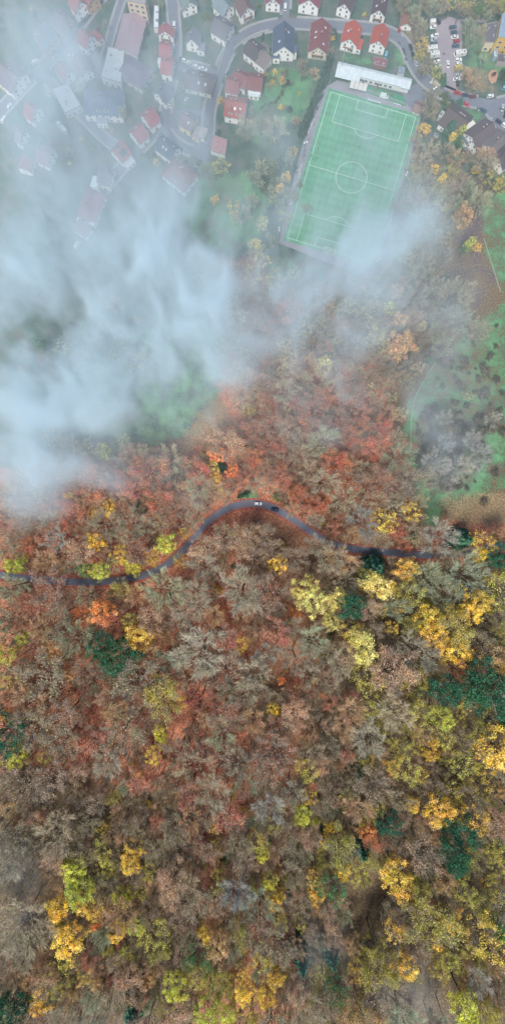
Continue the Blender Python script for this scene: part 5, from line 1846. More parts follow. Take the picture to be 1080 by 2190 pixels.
def car(u, v, deg, paint, kind, label, z=.04, group='parked cars'):
    """deg: direction the bonnet points, in the photo, anticlockwise from right"""
    x, y, g = PG(u, v, .8)
    me, panes, wh, hd, (hl, hw, zb) = CARS[kind]
    root = thing('van' if kind == 'van' else 'parked_car', label, 'van' if kind == 'van' else 'car', (x, y, zt(x, y) + z), math.radians(deg), group)
    link('body', me, root, color=lin(PAINTS[paint]))
    for nm in ('windscreen', 'rear_window'): link(nm, panes[nm], root)
    for p in panes['side_window']: link('side_window', p, root)
    for sx in (-.6, .62):
        for sy in (-1, 1): link('wheel', wh, root, (hl * sx, sy * (hw - .1), .31))
    for sy in (-1, 1): link('headlight', hd, root, (hl - .1, sy * hw * .55, zb * .62))
    return root
for u, v, deg, paint, kind, label in [
    (552, 1077, -4, 'white', 'estate', 'white estate car driving on the forest road at the top of the bend'),
    (587, 1090, 168, 'dark blue', 'off_roader', 'dark blue car on the forest road just behind the white estate'),
    (936, 45, 118, 'dark blue', 'hatchback', 'dark blue car parked tilted at the head of the car park'),
    (926, 58, 186, 'white', 'hatchback', 'white car under the box trailer in the car park'),
    (929, 76, 188, 'white', 'estate', 'white car in the car park, upper of two above the motorhomes'),
    (928, 85, 186, 'silver', 'hatchback', 'silver car squeezed between white car and dark one in the car park'),
    (924, 94, 186, 'steel blue', 'estate', 'steel blue car tucked against the first motorhome'),
    (934, 132, 190, 'white', 'hatchback', 'white car below the second motorhome'),
    (937, 142, 192, 'silver', 'hatchback', 'silver car last in the western row of the car park'),
    (957, 137, 92, 'white', 'saloon', 'white saloon standing alone in the car park aisle'),
    (968, 58, 10, 'steel blue', 'estate', 'steel blue car heading the eastern row of the car park'),
    (970, 69, 8, 'steel blue', 'hatchback', 'steel blue car second in the eastern row of the car park'),
    (972, 79, 6, 'white', 'saloon', 'white car above the red one in the car park'),
    (976, 88, 10, 'red', 'hatchback', 'red car in the eastern row of the car park'),
    (974, 98, 6, 'steel blue', 'estate', 'steel blue estate below the red car in the car park'),
    (979, 128, 6, 'white', 'estate', 'white car just below the eastern motorhome'),
    (980, 137, 4, 'white', 'hatchback', 'white car just above the yellow van'),
    (979, 161, 8, 'white', 'estate', 'white car below the yellow van'),
    (976, 169, 6, 'white', 'saloon', 'white car second below the yellow van'),
    (978, 178, 96, 'dark', 'hatchback', 'dark car at the low end of the eastern row'),
    (878, 100, 108, 'dark', 'hatchback', 'dark car, topmost of the four along the street bend'),
    (883, 117, 108, 'dark', 'hatchback', 'dark car, second of the four along the street bend'),
    (889, 133, 112, 'white', 'hatchback', 'white car between dark ones along the street bend'),
    (898, 152, 122, 'dark', 'hatchback', 'dark car, lowest of the four along the street bend'),
    (854, 61, 84, 'red', 'hatchback', 'small red car by the shed at the top of the bend'),
    (978, 198, -14, 'red', 'saloon', 'bright red car at the kerb beside two darker cars'),
    (995, 203, -6, 'dark blue', 'saloon', 'dark blue car between bright red and wine red cars'),
    (1011, 206, 6, 'dark red', 'hatchback', 'wine red car, third in the kerbside trio'),
    (1048, 205, 12, 'white', 'hatchback', 'white car driving along the wide street junction'),
    (997, 223, -34, 'pinkish red', 'hatchback', 'pinkish red car in the drive of the wide dark house'),
    (1033, 236, -22, 'steel blue', 'saloon', 'steel blue car parked at the house path by the junction'),
    (1074, 230, 80, 'silver', 'saloon', 'silver car standing in the side street mouth'),
    (1080, 244, 80, 'dark', 'hatchback', 'dark car on the frame edge beside the silver one'),
    (1066, 260, -34, 'dark blue', 'hatchback', 'dark blue car at the house row in the side street'),
    (1078, 268, -40, 'white', 'hatchback', 'white car at the house row in the side street'),
    (1079, 187, 24, 'light blue', 'hatchback', 'light blue car at the frame edge above the junction'),
    (767, 106, 78, 'white', 'estate', 'white car beside the first orange-roofed house'),
    (825, 116, 76, 'light blue', 'estate', 'light blue car beside the second orange-roofed house'),
    (772, 83, 80, 'dark', 'hatchback', 'dark car in the lane between the orange-roofed houses'),
    (610, 14, 88, 'white', 'estate', 'white car in the short lane at the top edge'),
    (368, 306, -42, 'red', 'estate', 'red car outside the dark blue roofed house'),
    (383, 315, -36, 'dark', 'saloon', 'dark car in line with the red one in the village lane'),
    (338, 269, 55, 'dark', 'estate', 'dark car beside the upper crimson-roofed house'),
    (373, 52, 90, 'white', 'hatchback', 'white car on the misty main street, upper one'),
    (372, 102, 88, 'white', 'hatchback', 'white car on the misty main street, lower one'),
    (397, 130, -20, 'white', 'estate', 'white car first in the row behind the brown-roofed house'),
    (409, 137, -20, 'silver', 'saloon', 'silver car second in the row behind the brown-roofed house'),
    (422, 143, -20, 'white', 'hatchback', 'white car third in the row behind the brown-roofed house'),
    (436, 147, -20, 'white', 'hatchback', 'white car last in the row behind the brown-roofed house'),
    (364, 222, 78, 'white', 'hatchback', 'white car on the main street near the square'),
    (398, 214, 66, 'silver', 'hatchback', 'silver car in the yard above the cream house'),
    (210, 3, 60, 'white', 'hatchback', 'white car in the misty lane at the top edge'),
    (180, 44, 48, 'dark', 'hatchback', 'dark car in the misty row by the peach gable, middle one'),
    (171, 53, 48, 'dark blue', 'estate', 'dark blue car in the misty row by the peach gable, lowest one'),
    (189, 34, 48, 'grey', 'estate', 'grey car in the misty row by the peach gable, highest one'),
    (75, 131, 40, 'white', 'hatchback', 'white car in the misty courtyard near the broad mauve house'),
    (118, 123, 50, 'silver', 'hatchback', 'silver car in the misty courtyard near the small red house'),
    (152, 119, 20, 'white', 'hatchback', 'white car between the two courtyard houses'),
    (8, 255, 70, 'white', 'estate', 'white car in the mist on the frame edge'),
    (21, 227, 60, 'white', 'hatchback', 'white car in the mist by the diagonal street'),
    (418, 366, 84, 'black', 'estate', 'black car beside the big red hip-roofed house'),
    (426, 348, 60, 'dark', 'hatchback', 'dark car at the lane end by the yellow-green tree'),
    (980, 146, 10, 'yellow', 'van', 'bright yellow van in the eastern row of the car park'),
    (821, 206, -12, 'white', 'van', 'white van parked on the green turf behind the goal'),
    (166, 524, 62, 'white', 'van', 'white van fading in the mist below the village'),
]:
    car(u, v, deg, paint, kind, label, z=.14 if 925 < u < 990 and v < 195 else .05)

def motorhome(u, v, deg, label, L=6.6):
    x, y, g = PG(u, v, 1.6)
    root = thing('motorhome', label, 'motorhome', (x, y, .14), math.radians(deg), 'white motorhomes in the car park')
    mb = MB(); W = 2.25
    prof = [(-L / 2, .55), (L / 2 - 1.7, .5), (L / 2 - .1, .5), (L / 2, .95), (L / 2 - .55, 1.25), (L / 2 - 1.0, 1.95), (L / 2 - .7, 2.35), (L / 2 - 1.0, 2.85), (-L / 2 + .1, 2.9), (-L / 2, 2.7)]
    n = len(prof)
    vs = [(a, -W / 2, b) for a, b in prof] + [(a, W / 2, b) for a, b in prof]
    mb.idx(vs, [tuple(range(n)), tuple(range(n, 2 * n))[::-1]] + [((i + 1) % n, i, n + i, n + (i + 1) % n) for i in range(n)])
    o = mb.build('body', M_PAINT, root); o.color = (*lin((224, 224, 218)), 1)
    wm = MB(); wm.face([(L / 2 - .53, -.95, 1.27), (L / 2 - .53, .95, 1.27), (L / 2 - .96, .95, 1.92), (L / 2 - .96, -.95, 1.92)]); w = wm.build('windscreen', M_CARGLASS, root); w.location = (.03, 0, .02)
    for i, (px, py) in enumerate(((-2.0, .4), (-.6, -.3), (.9, .3))):
        hm = MB(); hm.box((px, py, 2.97), (.75, .75, .12)); hm.build('roof_hatch', M_STEEL if i else M_DARK, root)
    am = MB(); am.tube((-L / 2 + .8, -W / 2 - .06, 2.72), (L / 2 - 1.6, -W / 2 - .06, 2.72), .09, .09, 6, cap=True); am.build('awning', M_STEEL, root)
    for sy in (-1, 1):
        sm_ = MB(); sm_.box((-.8, sy * (W / 2 + .01), 1.9), (1.1, .03, .55)); sm_.build('side_window', M_CARGLASS, root)
        for sx in (-L / 2 + 1.5, L / 2 - 1.0): link('wheel', CARS['van'][2], root, (sx, sy * (W / 2 - .14), .33), scale=(1.1, 1, 1.1))
motorhome(925, 104, 6, 'white motorhome in the western row of the car park, upper of two')
motorhome(930, 117, 6, 'white motorhome in the western row of the car park, lower of two', 6.2)
motorhome(983, 114, 188, 'white motorhome with dotted roof in the eastern row of the car park', 7.0)

def trailer():
    x, y, g = PG(924, 48, 1.2)
    root = thing('box_trailer', 'square cream box trailer at the head of the car park', 'trailer', (x, y, .14), math.radians(8))
    mb = MB(); mb.box((0, 0, 1.45), (3.2, 2.0, 1.9)); o = mb.build('box', M_PAINT, root); o.color = (*lin((216, 212, 196)), 1)
    rm = MB(); rm.box((0, 0, 2.44), (3.3, 2.1, .08)); rm.build('roof', M_WHITE, root)
    dm = MB(); dm.tube((1.6, 0, .5), (2.7, 0, .5), .06, .06, 6, cap=True); dm.build('drawbar', M_STEEL, root)
    for sy in (-1, 1): link('wheel', CARS['van'][2], root, (0, sy * .95, .31))
trailer()
def lorry():
    x, y, g = PG(930, 178, 1.2)
    root = thing('lorry', 'small white lorry with beige canvas bed on the street bend', 'lorry', (x, y, .05), math.radians(152))
    cb = MB(); prof = [(1.6, .5), (3.3, .5), (3.35, 1.3), (2.9, 2.1), (1.6, 2.15)]
    vs = [(a, -1.0, b) for a, b in prof] + [(a, 1.0, b) for a, b in prof]; n = 5
    cb.idx(vs, [tuple(range(n)), tuple(range(n, 2 * n))[::-1]] + [((i + 1) % n, i, n + i, n + (i + 1) % n) for i in range(n)])
    o = cb.build('cab', M_PAINT, root); o.color = (*lin((224, 224, 222)), 1)
    w = MB(); w.face([(3.36, -.85, 1.35), (3.36, .85, 1.35), (2.95, .85, 2.03), (2.95, -.85, 2.03)]); w.build('windscreen', M_CARGLASS, root)
    bd = MB(); bd.box((-.95, 0, 1.5), (4.7, 2.2, 1.6)); bd.build('cargo_box', cm('canvas', (182, 172, 154), var=.2), root)
    ch = MB(); ch.box((0, 0, .58), (6.2, .9, .2)); ch.build('chassis', M_DARK, root)
    for sx in (-2.0, 2.4):
        for sy in (-1, 1): link('wheel', CARS['van'][2], root, (sx, sy * .95, .33), scale=(1.15, 1.1, 1.15))
lorry()
# ------------------------------------------------------------------ people
def person_mat():
    m, nt, out = new_mat('clothed_figure'); t = NT(nt)
    oi = t.n('ShaderNodeObjectInfo'); p = t.obj()
    sep = t.n('ShaderNodeSeparateXYZ'); nt.links.new(p, sep.inputs[0]); z = sep.outputs[2]
    n = t.noise(p, 12, 2, .6)
    c = t.mix(t.math('GREATER_THAN', z, .1), (.02, .02, .022), lin((190, 140, 118)))
    c = t.mix(t.math('GREATER_THAN', z, .48), c, (.035, .04, .06))
    c = t.mix(t.math('GREATER_THAN', z, .92), c, oi.outputs['Color'])
    c = t.mix(t.math('GREATER_THAN', z, 1.47), c, lin((198, 150, 126)))
    c = t.mix(t.math('MULTIPLY', n, .25), c, (.1, .09, .08))
    t.princ(out, c, .85, .2); return m
M_PERSON = person_mat(); M_HAIR = cm('hair', (58, 42, 32), rough=.8)
def person_mesh(pose):
    """one skinned surface: pelvis root, spine, head, arms with hands, legs with feet"""
    P = [((0, 0, .95), .125), ((0, 0, 1.12), .115), ((0, 0, 1.36), .14), ((0, 0, 1.49), .055), ((.01, 0, 1.56), .075), ((.015, 0, 1.66), .1), ((.01, 0, 1.75), .07)]
    E = [(0, 1), (1, 2), (2, 3), (3, 4), (4, 5), (5, 6)]
    def chain(root, pts):
        k = root
        for q, r in pts:
            P.append((q, r)); E.append((k, len(P) - 1)); k = len(P) - 1
    for s in (-1, 1):
        f = pose * s
        chain(0, [((0, s * .1, .88), .095), ((.22 * f, s * .11, .5), .062), ((.2 * f - .18 * abs(pose) * (f < 0) , s * .11, .09), .042), ((.2 * f + .16, s * .12, .045), .035)])
        chain(2, [((0, s * .19, 1.4), .062), ((-.12 * f, s * .26, 1.15), .046), ((-.12 * f + .12 * (1 + abs(pose)), s * .24, .94), .034), ((-.12 * f + .2 * (1 + abs(pose)), s * .235, .87), .03)])
    me = bpy.data.meshes.new('figure_base'); me.from_pydata([p for p, _ in P], E, [])
    o = bpy.data.objects.new('figure_base', me); COL.objects.link(o)
    md = o.modifiers.new('skin', 'SKIN')
    for sv, (_, r) in zip(me.skin_vertices[0].data, P): sv.radius = (r, r)
    me.skin_vertices[0].data[0].use_root = True
    sb = o.modifiers.new('sub', 'SUBSURF'); sb.levels = 1; sb.render_levels = 1
    dg = bpy.context.evaluated_depsgraph_get(); dg.update()
    ms = bpy.data.meshes.new_from_object(o.evaluated_get(dg))
    bpy.data.objects.remove(o); bpy.data.meshes.remove(me)
    ms.materials.clear(); ms.materials.append(M_PERSON)
    ms.polygons.foreach_set('use_smooth', [True] * len(ms.polygons))
    return ms
PERSON = [person_mesh(0.05), person_mesh(1.0), person_mesh(.5)]
hm = MB()
for i in range(4):
    for j in range(10):
        f = lambda a, b: (.005 + .112 * math.cos(b) * math.cos(a) - .012, .105 * math.sin(b) * math.cos(a), 1.69 + .11 * math.sin(a))
        a0, a1 = i / 4 * 1.5708, (i + 1) / 4 * 1.5708; b0, b1 = j / 10 * 6.2832, (j + 1) / 10 * 6.2832
        hm.face([f(a0, b0), f(a0, b1), f(a1, b1), f(a1, b0)])
HAIR = hm.mesh('hair_cap', [M_HAIR])
def person(u, v, pose, rgb, label, z=.12, group='players on the pitch'):
    x, y, g = PG(u, v, .9)
    r = thing('person', label, 'person', (x, y, zt(x, y) + z), U(0, 6.28), group)
    link('body', PERSON[pose], r, color=lin(rgb)); link('hair', HAIR, r)
LW = (232, 236, 230)
for u, v, pose, rgb, label in [
    (811, 232, 0, (236, 96, 40), 'goalkeeper in an orange shirt at the upper goal'),
    (838, 246, 1, LW, 'player in white inside the upper penalty area near the goal line'),
    (847, 261, 1, LW, 'player in white near the edge of the upper penalty area'),
    (807, 275, 0, LW, 'player in white in the middle of the upper half, one of a pair'),
    (811, 281, 2, (60, 64, 80), 'player in dark kit paired with one in white'),
    (838, 299, 1, LW, 'player in white on the corner of the penalty area'),
    (722, 270, 0, (206, 170, 150), 'player standing at the penalty area line on the hedge side'),
    (767, 315, 1, (40, 42, 46), 'player in dark kit above the centre circle'),
    (753, 318, 2, LW, 'player in white just beside the dark player above the centre circle'),
    (791, 316, 0, LW, 'player in white on the far side above the centre circle'),
    (680, 318, 0, (40, 42, 50), 'player in black near the hedge-side touchline, upper one'),
    (678, 338, 0, (46, 46, 54), 'player in black near the hedge-side touchline, lower one'),
    (666, 333, 0, (52, 56, 60), 'linesman in black on the hedge-side touchline'),
    (779, 374, 0, (50, 48, 56), 'player in dark kit on the rim of the centre circle'),
    (834, 323, 1, (120, 140, 130), 'player in grey towards the far touchline'),
    (837, 404, 0, (36, 38, 44), 'linesman at the halfway line on the far side'),
    (772, 438, 2, LW, 'player in white in the lower half, centre of the small group'),
    (784, 437, 1, LW, 'player in white in the lower half, standing apart from the group'),
    (768, 446, 2, LW, 'player in white in the lower half, lowest of the group'),
    (765, 433, 0, (150, 170, 160), 'player in pale green in the lower half, highest of the group'),
]: person(u, v, pose, rgb, label)
for u, v, label, rgb in [(653, 311, 'spectator in dark coat beside the floodlight on the touchline', (60, 62, 74)), (658, 304, 'spectator in grey coat above the floodlight on the touchline', (120, 120, 124)),
                    (660, 298, 'spectator in brown coat, highest of the touchline group', (112, 84, 70)), (652, 322, 'spectator in blue coat below the floodlight', (62, 80, 120)),
                    (651, 332, 'spectator in black coat on the cinder track by the hedge', (44, 44, 50)), (672, 266, 'spectator in yellow coat near the upper portable goals', (200, 170, 60)),
                    (678, 250, 'spectator in white coat on the cinder track near the hedge top', (216, 216, 216)), (645, 358, 'spectator in pale coat near the lower portable goals', (190, 194, 200)),
                    (874, 366, 'spectator in white coat beside the far floodlight', (216, 218, 220)), (866, 363, 'spectator in grey coat beside the far floodlight', (150, 154, 160)),
                    (852, 412, 'spectator in pale coat on the far cinder track', (190, 190, 196))]:
    person(u, v, 0, rgb, label, .07, 'spectators round the pitch')
person(947, 115, 2, (44, 44, 54), 'walker in dark coat crossing the car park, nearer the motorhomes', .14, 'walkers')
person(950, 116, 2, (50, 46, 48), 'walker in dark coat crossing the car park, nearer the eastern row', .14, 'walkers')
person(902, 191, 2, (206, 206, 204), 'walker in pale coat on the street below the clubhouse', .06, 'walkers')

# ------------------------------------------------------------------ goals, floodlights, fences
def net_mat():
    m, nt, out = new_mat('goal_net'); t = NT(nt); p = t.obj()
    sep = t.n('ShaderNodeSeparateXYZ'); nt.links.new(p, sep.inputs[0])
    g = None
    for i in range(3):
        s = t.math('LESS_THAN', t.math('FRACT', t.math('MULTIPLY', sep.outputs[i], 4.0)), .14)
        g = s if g is None else t.math('MAXIMUM', g, s)
    d = t.n('ShaderNodeBsdfDiffuse'); d.inputs[0].default_value = (.7, .72, .7, 1)
    tr = t.n('ShaderNodeBsdfTransparent'); mx = t.n('ShaderNodeMixShader')
    nt.links.new(t.math('MULTIPLY', g, .8), mx.inputs[0]); nt.links.new(tr.outputs[0], mx.inputs[1]); nt.links.new(d.outputs[0], mx.inputs[2])
    nt.links.new(mx.outputs[0], out.inputs[0]); return m
M_NET = net_mat()
def goal(loc, rz, w, h, dp, name, label, group=None, r=.07):
    root = thing(name, label, 'goal', loc, rz, group)
    mb = MB()
    T = lambda a, b, rr=r: mb.tube(a, b, rr, rr, 6, cap=True)
    T((-w / 2, 0, 0), (-w / 2, 0, h)); T((w / 2, 0, 0), (w / 2, 0, h)); T((-w / 2, 0, h), (w / 2, 0, h), r * 1.15)
    for s in (-1, 1):
        T((s * w / 2, 0, h), (s * w / 2, dp * .45, h), r * .6); T((s * w / 2, dp * .45, h), (s * w / 2, dp, .05), r * .6); T((s * w / 2, 0, .05), (s * w / 2, dp, .05), r * .6)
    T((-w / 2, dp, .05), (w / 2, dp, .05), r * .6)
    mb.build('goal_frame', M_WHITE, root)
    nb = MB(); a = w / 2 - .01
    nb.face([(-a, .03, h - .02), (a, .03, h - .02), (a, dp * .45, h - .02), (-a, dp * .45, h - .02)])
    nb.face([(-a, dp * .45, h - .02), (a, dp * .45, h - .02), (a, dp - .02, .06), (-a, dp - .02, .06)])
    for s in (-1, 1): nb.face([(s * a, .03, .06), (s * a, .03, h - .02), (s * a, dp * .45, h - .02), (s * a, dp - .02, .06)])
    nb.build('net', M_NET, root)
arz = math.atan2(ex.y, ex.x)
goal((*pp(W_ / 2, 0), .1), arz, 7.32, 2.44, 2.0, 'football_goal', 'white football goal on the clubhouse end of the pitch', r=.12)
goal((*pp(W_ / 2, L_), .1), arz + math.pi, 7.32, 2.44, 2.0, 'football_goal', 'white football goal on the misty far end of the pitch', r=.12)
for u, v, w, label in [(663, 277, 5.0, 'white portable goal on the hedge side, upper one'), (670, 260, 3.0, 'small white portable goal next to the hedge, topmost'), (639, 384, 7.3, 'long white portable goal on the cinder track by the halfway line'),
                       (626, 428, 5.0, 'white portable goal on the hedge side, lowest one'), (644, 359, 3.0, 'small white portable goal beside the long one'),
                       (873, 342, 6.0, 'white portable goal on the far cinder track above the floodlight'), (832, 477, 5.0, 'white portable goal on the far cinder track in the mist')]:
    x, y, z = PG(u, v, 1); sgn = 1 if u > 750 else -1
    goal((x, y, .07), math.atan2(ey.y, ey.x) + (0 if sgn > 0 else math.pi), w, 2.0, 1.6, 'portable_goal', label, 'portable goals round the pitch', r=.1)
for k, (u, v) in enumerate(((845, 224), (851, 226))):
    x, y, z = PG(u, v, 1)
    goal((x, y, .1), arz, 2.4, 1.6, 1.2, 'mini_goal', 'small white mini goal on the turf strip, %s one' % ('inner', 'outer')[k], 'mini goals', r=.09)

def floodlight(u, v, label, h=15.0):
    x, y = PH(u, v, h)
    root = thing('floodlight', label, 'floodlight', (x, y, zt(x, y)), U(0, 6), 'floodlight masts round the pitch')
    mb = MB(); mb.tube((0, 0, -.3), (0, 0, h), .2, .11, 8); mb.build('mast', M_STEEL, root, smooth=True)
    bm = MB(); bm.box((0, 0, .25), (.9, .9, .5)); bm.build('base', M_CONC, root)
    ab = MB(); ab.box((0, 0, h), (2.2, .15, .15)); ab.build('crossbar', M_STEEL, root)
    for sx in (-.75, .75):
        lm = MB(); lm.box((sx, .25, h + .15), (.85, .75, .35)); lm.build('lamp', M_WHITE, root)
for u, v, label in [(653, 304, 'floodlight mast among spectators by the hedge side halfway'), (870, 372, 'floodlight mast on the far touchline near halfway'), (596, 490, 'floodlight mast at the misty corner by the hedge side'),
                    (929, 188, 'floodlight mast over the street near the pitch corner'), (737, 107, 'floodlight mast behind the clubhouse'), (809, 558, 'floodlight mast at the misty far corner')]:
    floodlight(u, v, label)
def street_lamp(u, v, label):
    x, y = PH(u, v, 7)
    root = thing('street_lamp', label, 'street lamp', (x, y, zt(x, y)), U(0, 6), 'street lamps')
    mb = MB(); mb.tube((0, 0, -.2), (0, 0, 6.8), .09, .05, 6); mb.tube((0, 0, 6.8), (1.0, 0, 7.0), .05, .04, 5); mb.build('pole', M_STEEL, root)
    lm = MB(); lm.box((1.2, 0, 7.0), (.7, .3, .14)); lm.build('lamp_head', M_WHITE, root)
for u, v, label in [(361, 233, 'street lamp on the misty main street near the square'), (1027, 238, 'street lamp at the path beside the steel blue car'), (480, 160, 'street lamp inside the curve by the red terrace'),
                    (770, 200 - 140, 'street lamp on the top street near the orange roofs'), (858, 80, 'street lamp at the start of the street bend'), (1048, 249, 'street lamp at the side street mouth')]:
    street_lamp(u, v, label)

def fence(pts, h, rail, label, name='fence', step=5.0, mesh=True, posts=True):
    line = world_line(pts, 14)
    a = line[0]
    root = thing(name, label, 'fence', (a.x, a.y, zt(a.x, a.y)))
    off = Vector((a.x, a.y, zt(a.x, a.y)))
    rb = MB()
    P = [Vector((q.x, q.y, zt(q.x, q.y))) - off for q in line]
    for i in range(len(P) - 1):
        for zz in (h, h * .5): rb.tube(P[i] + Vector((0, 0, zz)), P[i + 1] + Vector((0, 0, zz)), .05, .05, 4)
    rb.build('rail', rail, root)
    if mesh:
        mb = MB()
        for i in range(len(P) - 1):
            mb.face([P[i], P[i + 1], P[i + 1] + Vector((0, 0, h)), P[i] + Vector((0, 0, h))])
        mb.build('wire_mesh', M_NET, root)
    pm = MB(); pm.tube((0, 0, -.3), (0, 0, h + .1), .06, .05, 6, cap=True); pme = pm.mesh('post_unit', [rail])
    for p in P: link('post', pme, root, tuple(p))
fence([(706, 176), (690, 205), (672, 250), (655, 300), (640, 350), (630, 400), (615, 450), (603, 500), (592, 530)], 1.6, M_STEEL, 'pale wire fence along the hedge side of the pitch')
fence([(912, 205), (905, 255), (893, 300), (885, 340)], 1.2, cm('rusty_rail', (168, 118, 84)), 'rusty orange railing on the far side of the pitch')
fence([(886, 345), (870, 395), (850, 450), (835, 505), (820, 560)], 1.2, M_STEEL, 'pale railing down the misty far side of the pitch')
fence([(707, 197), (888, 251)], 1.1, M_STEEL, 'low white railing behind the upper goal') if False else None
fence([(744, 182), (866, 226)], 2.4, cm('green_wire', (52, 128, 98)), 'green net fence between goal and clubhouse')
fence([(1010, 672), (975, 712), (935, 766), (903, 812), (880, 862), (873, 920), (878, 985)], 1.1, cm('old_timber', (132, 128, 118)), 'weathered post fence along the meadow edge')
fence([(898, 1060), (920, 1090), (944, 1118)], 1.0, cm('old_timber', (132, 128, 118)), 'short post fence at the meadow foot')

def hedge(pts, wid, h, rgb, label, dens=34):
    line = world_line(pts, 10); a = line[0]
    root = thing('hedge', label, 'hedge', (a.x, a.y, zt(a.x, a.y)), 0, 'hedges')
    mb = MB(); st = MB()
    for i in range(len(line) - 1):
        p, q = line[i], line[i + 1]; d = (q - p); n = Vector((-d.y, d.x)).normalized()
        m = max(1, int(d.length * wid * .9))
        for _ in range(m):
            w = U(-.5, .5) * wid; c = p + d * R() + n * w - a
            hh = h * U(.65, 1.15) * (1 - (abs(w) / wid) ** 2 * .9); tn = U(.6, 1.3)
            for _ in range(dens): leaf(mb, Vector((c.x, c.y, hh * (1 - .8 * R() ** 2.2))) + rdir() * .6, .42, .4, 0, tn)
        st.tube((p.x - a.x, p.y - a.y, -.2), (p.x - a.x, p.y - a.y, h * .7), .09, .04, 4)
    o = mb.build('foliage', M_LEAF, root, tone=True); o.color = (*lin(rgb), 1)
    st.build('stem', M_BARK, root)
hedge([(704, 128), (695, 165), (682, 200), (668, 235), (655, 268), (641, 300)], 5.2, 4.0, (44, 92, 70), 'thick dark green hedge between garden and pitch')
hedge([(610, 178), (604, 200), (590, 218), (570, 228), (558, 230)], 1.8, 1.5, (106, 110, 80), 'curved low olive hedge in the big garden')
hedge([(942, 205), (960, 218), (972, 226)], 3.0, 2.2, (44, 92, 62), 'dark green hedge beside the wide dark house')
hedge([(848, 92), (862, 108), (868, 130)], 1.0, 1.1, (70, 112, 74), 'low green hedge inside the street bend')
hedge([(972, 318), (990, 300), (1000, 292)], 2.0, 1.8, (56, 104, 60), 'green hedge between two gardens by the lime trees')
hedge([(700, 62), (715, 68), (718, 92)], 1.4, 1.4, (72, 92, 70), 'low hedge beside the wine-red roofed house')
hedge([(565, 72), (560, 95)], 1.2, 1.3, (60, 84, 64), 'short hedge beside the blue slate house')
for pts, label in [([(500, 108), (520, 90), (545, 75), (575, 66)], 'pale garden wall inside the street curve'), ([(478, 118), (468, 150)], 'pale garden wall below the long grey-roofed house'),
                   ([(848, 96), (858, 112), (864, 138)], 'pale retaining wall inside the street bend'), ([(925, 207), (960, 222), (985, 235)], 'grey garden wall along the lower street')]:
    line = world_line(pts, 10); a = line[0]; mb = MB()
    L2 = [q - a for q in line]; t = .18
    rows = []
    for i, q in enumerate(L2):
        d = (L2[min(i + 1, len(L2) - 1)] - L2[max(0, i - 1)]).normalized(); n = Vector((-d.y, d.x)) * t
        rows += [(q.x - n.x, q.y - n.y, -.2), (q.x - n.x, q.y - n.y, 1.0), (q.x + n.x, q.y + n.y, 1.0), (q.x + n.x, q.y + n.y, -.2)]
    mb.idx(rows, [(i * 4 + k, i * 4 + k + 1, i * 4 + 5 + k, i * 4 + 4 + k) for i in range(len(L2) - 1) for k in range(3)] + [(0, 1, 2, 3), tuple(len(rows) - 4 + k for k in (3, 2, 1, 0))])
    o = mb.build('garden_wall', cm('pale_stone', (176, 176, 174), var=.25)); o.location = (a.x, a.y, zt(a.x, a.y)); tag(o, label, 'wall', 'garden walls')

# small things on the lawn and in the wood
def ping_pong():
    x, y, z = PG(1027, 136, .7)
    r = thing('table_tennis_table', 'green table tennis table on the play lawn', 'table', (x, y, z + .02), math.radians(30))
    mb = MB(); mb.box((0, 0, .75), (2.74, 1.52, .06), 0, 0); mb.box((0, 0, .782), (2.74, .03, .004), 0, 1); mb.build('table_top', [cm('green_board', (46, 160, 116)), M_WHITE], r)
    for sx in (-.9, .9): lm = MB(); lm.box((sx, 0, .36), (.12, 1.2, .72)); lm.build('leg', M_CONC, r)
    n = MB(); n.box((0, 0, .86), (.02, 1.6, .15)); n.build('net', M_STEEL, r)
ping_pong()
def bench(u, v, rz, rgb, label, L=2.0):
    x, y, z = PG(u, v, .4)
    r = thing('bench', label, 'bench', (x, y, z + .01), math.radians(rz), 'benches')
    m = cm('bench_wood', rgb, var=.2)
    mb = MB(); mb.box((0, 0, .45), (L, .45, .06)); mb.build('seat', m, r)
    mb = MB(); mb.box((0, .24, .75), (L, .06, .4)); mb.build('backrest', m, r)
    for sx in (-.4, .4): lm = MB(); lm.box((sx * L, 0, .21), (.08, .45, .42)); lm.build('leg', M_CONC, r)
bench(1045, 100, -30, (176, 128, 96), 'timber bench against the cream school building, upper one')
bench(1044, 107, -30, (176, 128, 96), 'timber bench on the play lawn, lower of two')
bench(657, 2111, -70, (206, 214, 208), 'pale bench half hidden under the bottom trees', 3.2)
bench(768, 2104, -65, (206, 214, 208), 'pale bench beside the slim golden tree at the bottom', 3.2)
def climbing_frame():
    x, y, z = PG(1054, 161, .8)
    r = thing('climbing_frame', 'small dark climbing frame on the sandy mound', 'climbing frame', (x, y, z), .4)
    for sx in (-.8, .8):
        for sy in (-.6, .6): mb = MB(); mb.tube((sx * 1.2, sy * 1.2, -.1), (sx, sy, 2.0), .07, .06, 6); mb.build('post', M_DARK, r)
    mb = MB(); mb.box((0, 0, 1.3), (1.9, 1.5, .1)); mb.build('platform', M_WOOD, r)
    mb = MB(); mb.idx([(-1, -.8, 2.0), (1, -.8, 2.0), (1, 0, 2.6), (-1, 0, 2.6), (1, .8, 2.0), (-1, .8, 2.0)], [(0, 1, 2, 3), (3, 2, 4, 5)]); mb.build('roof', M_DARK, r)
climbing_frame()
sheet('sand_mound', [(1043, 158), (1050, 150), (1060, 150), (1064, 160), (1060, 175), (1050, 180), (1044, 170)], .05, cm('sand', (178, 136, 110), var=.25))
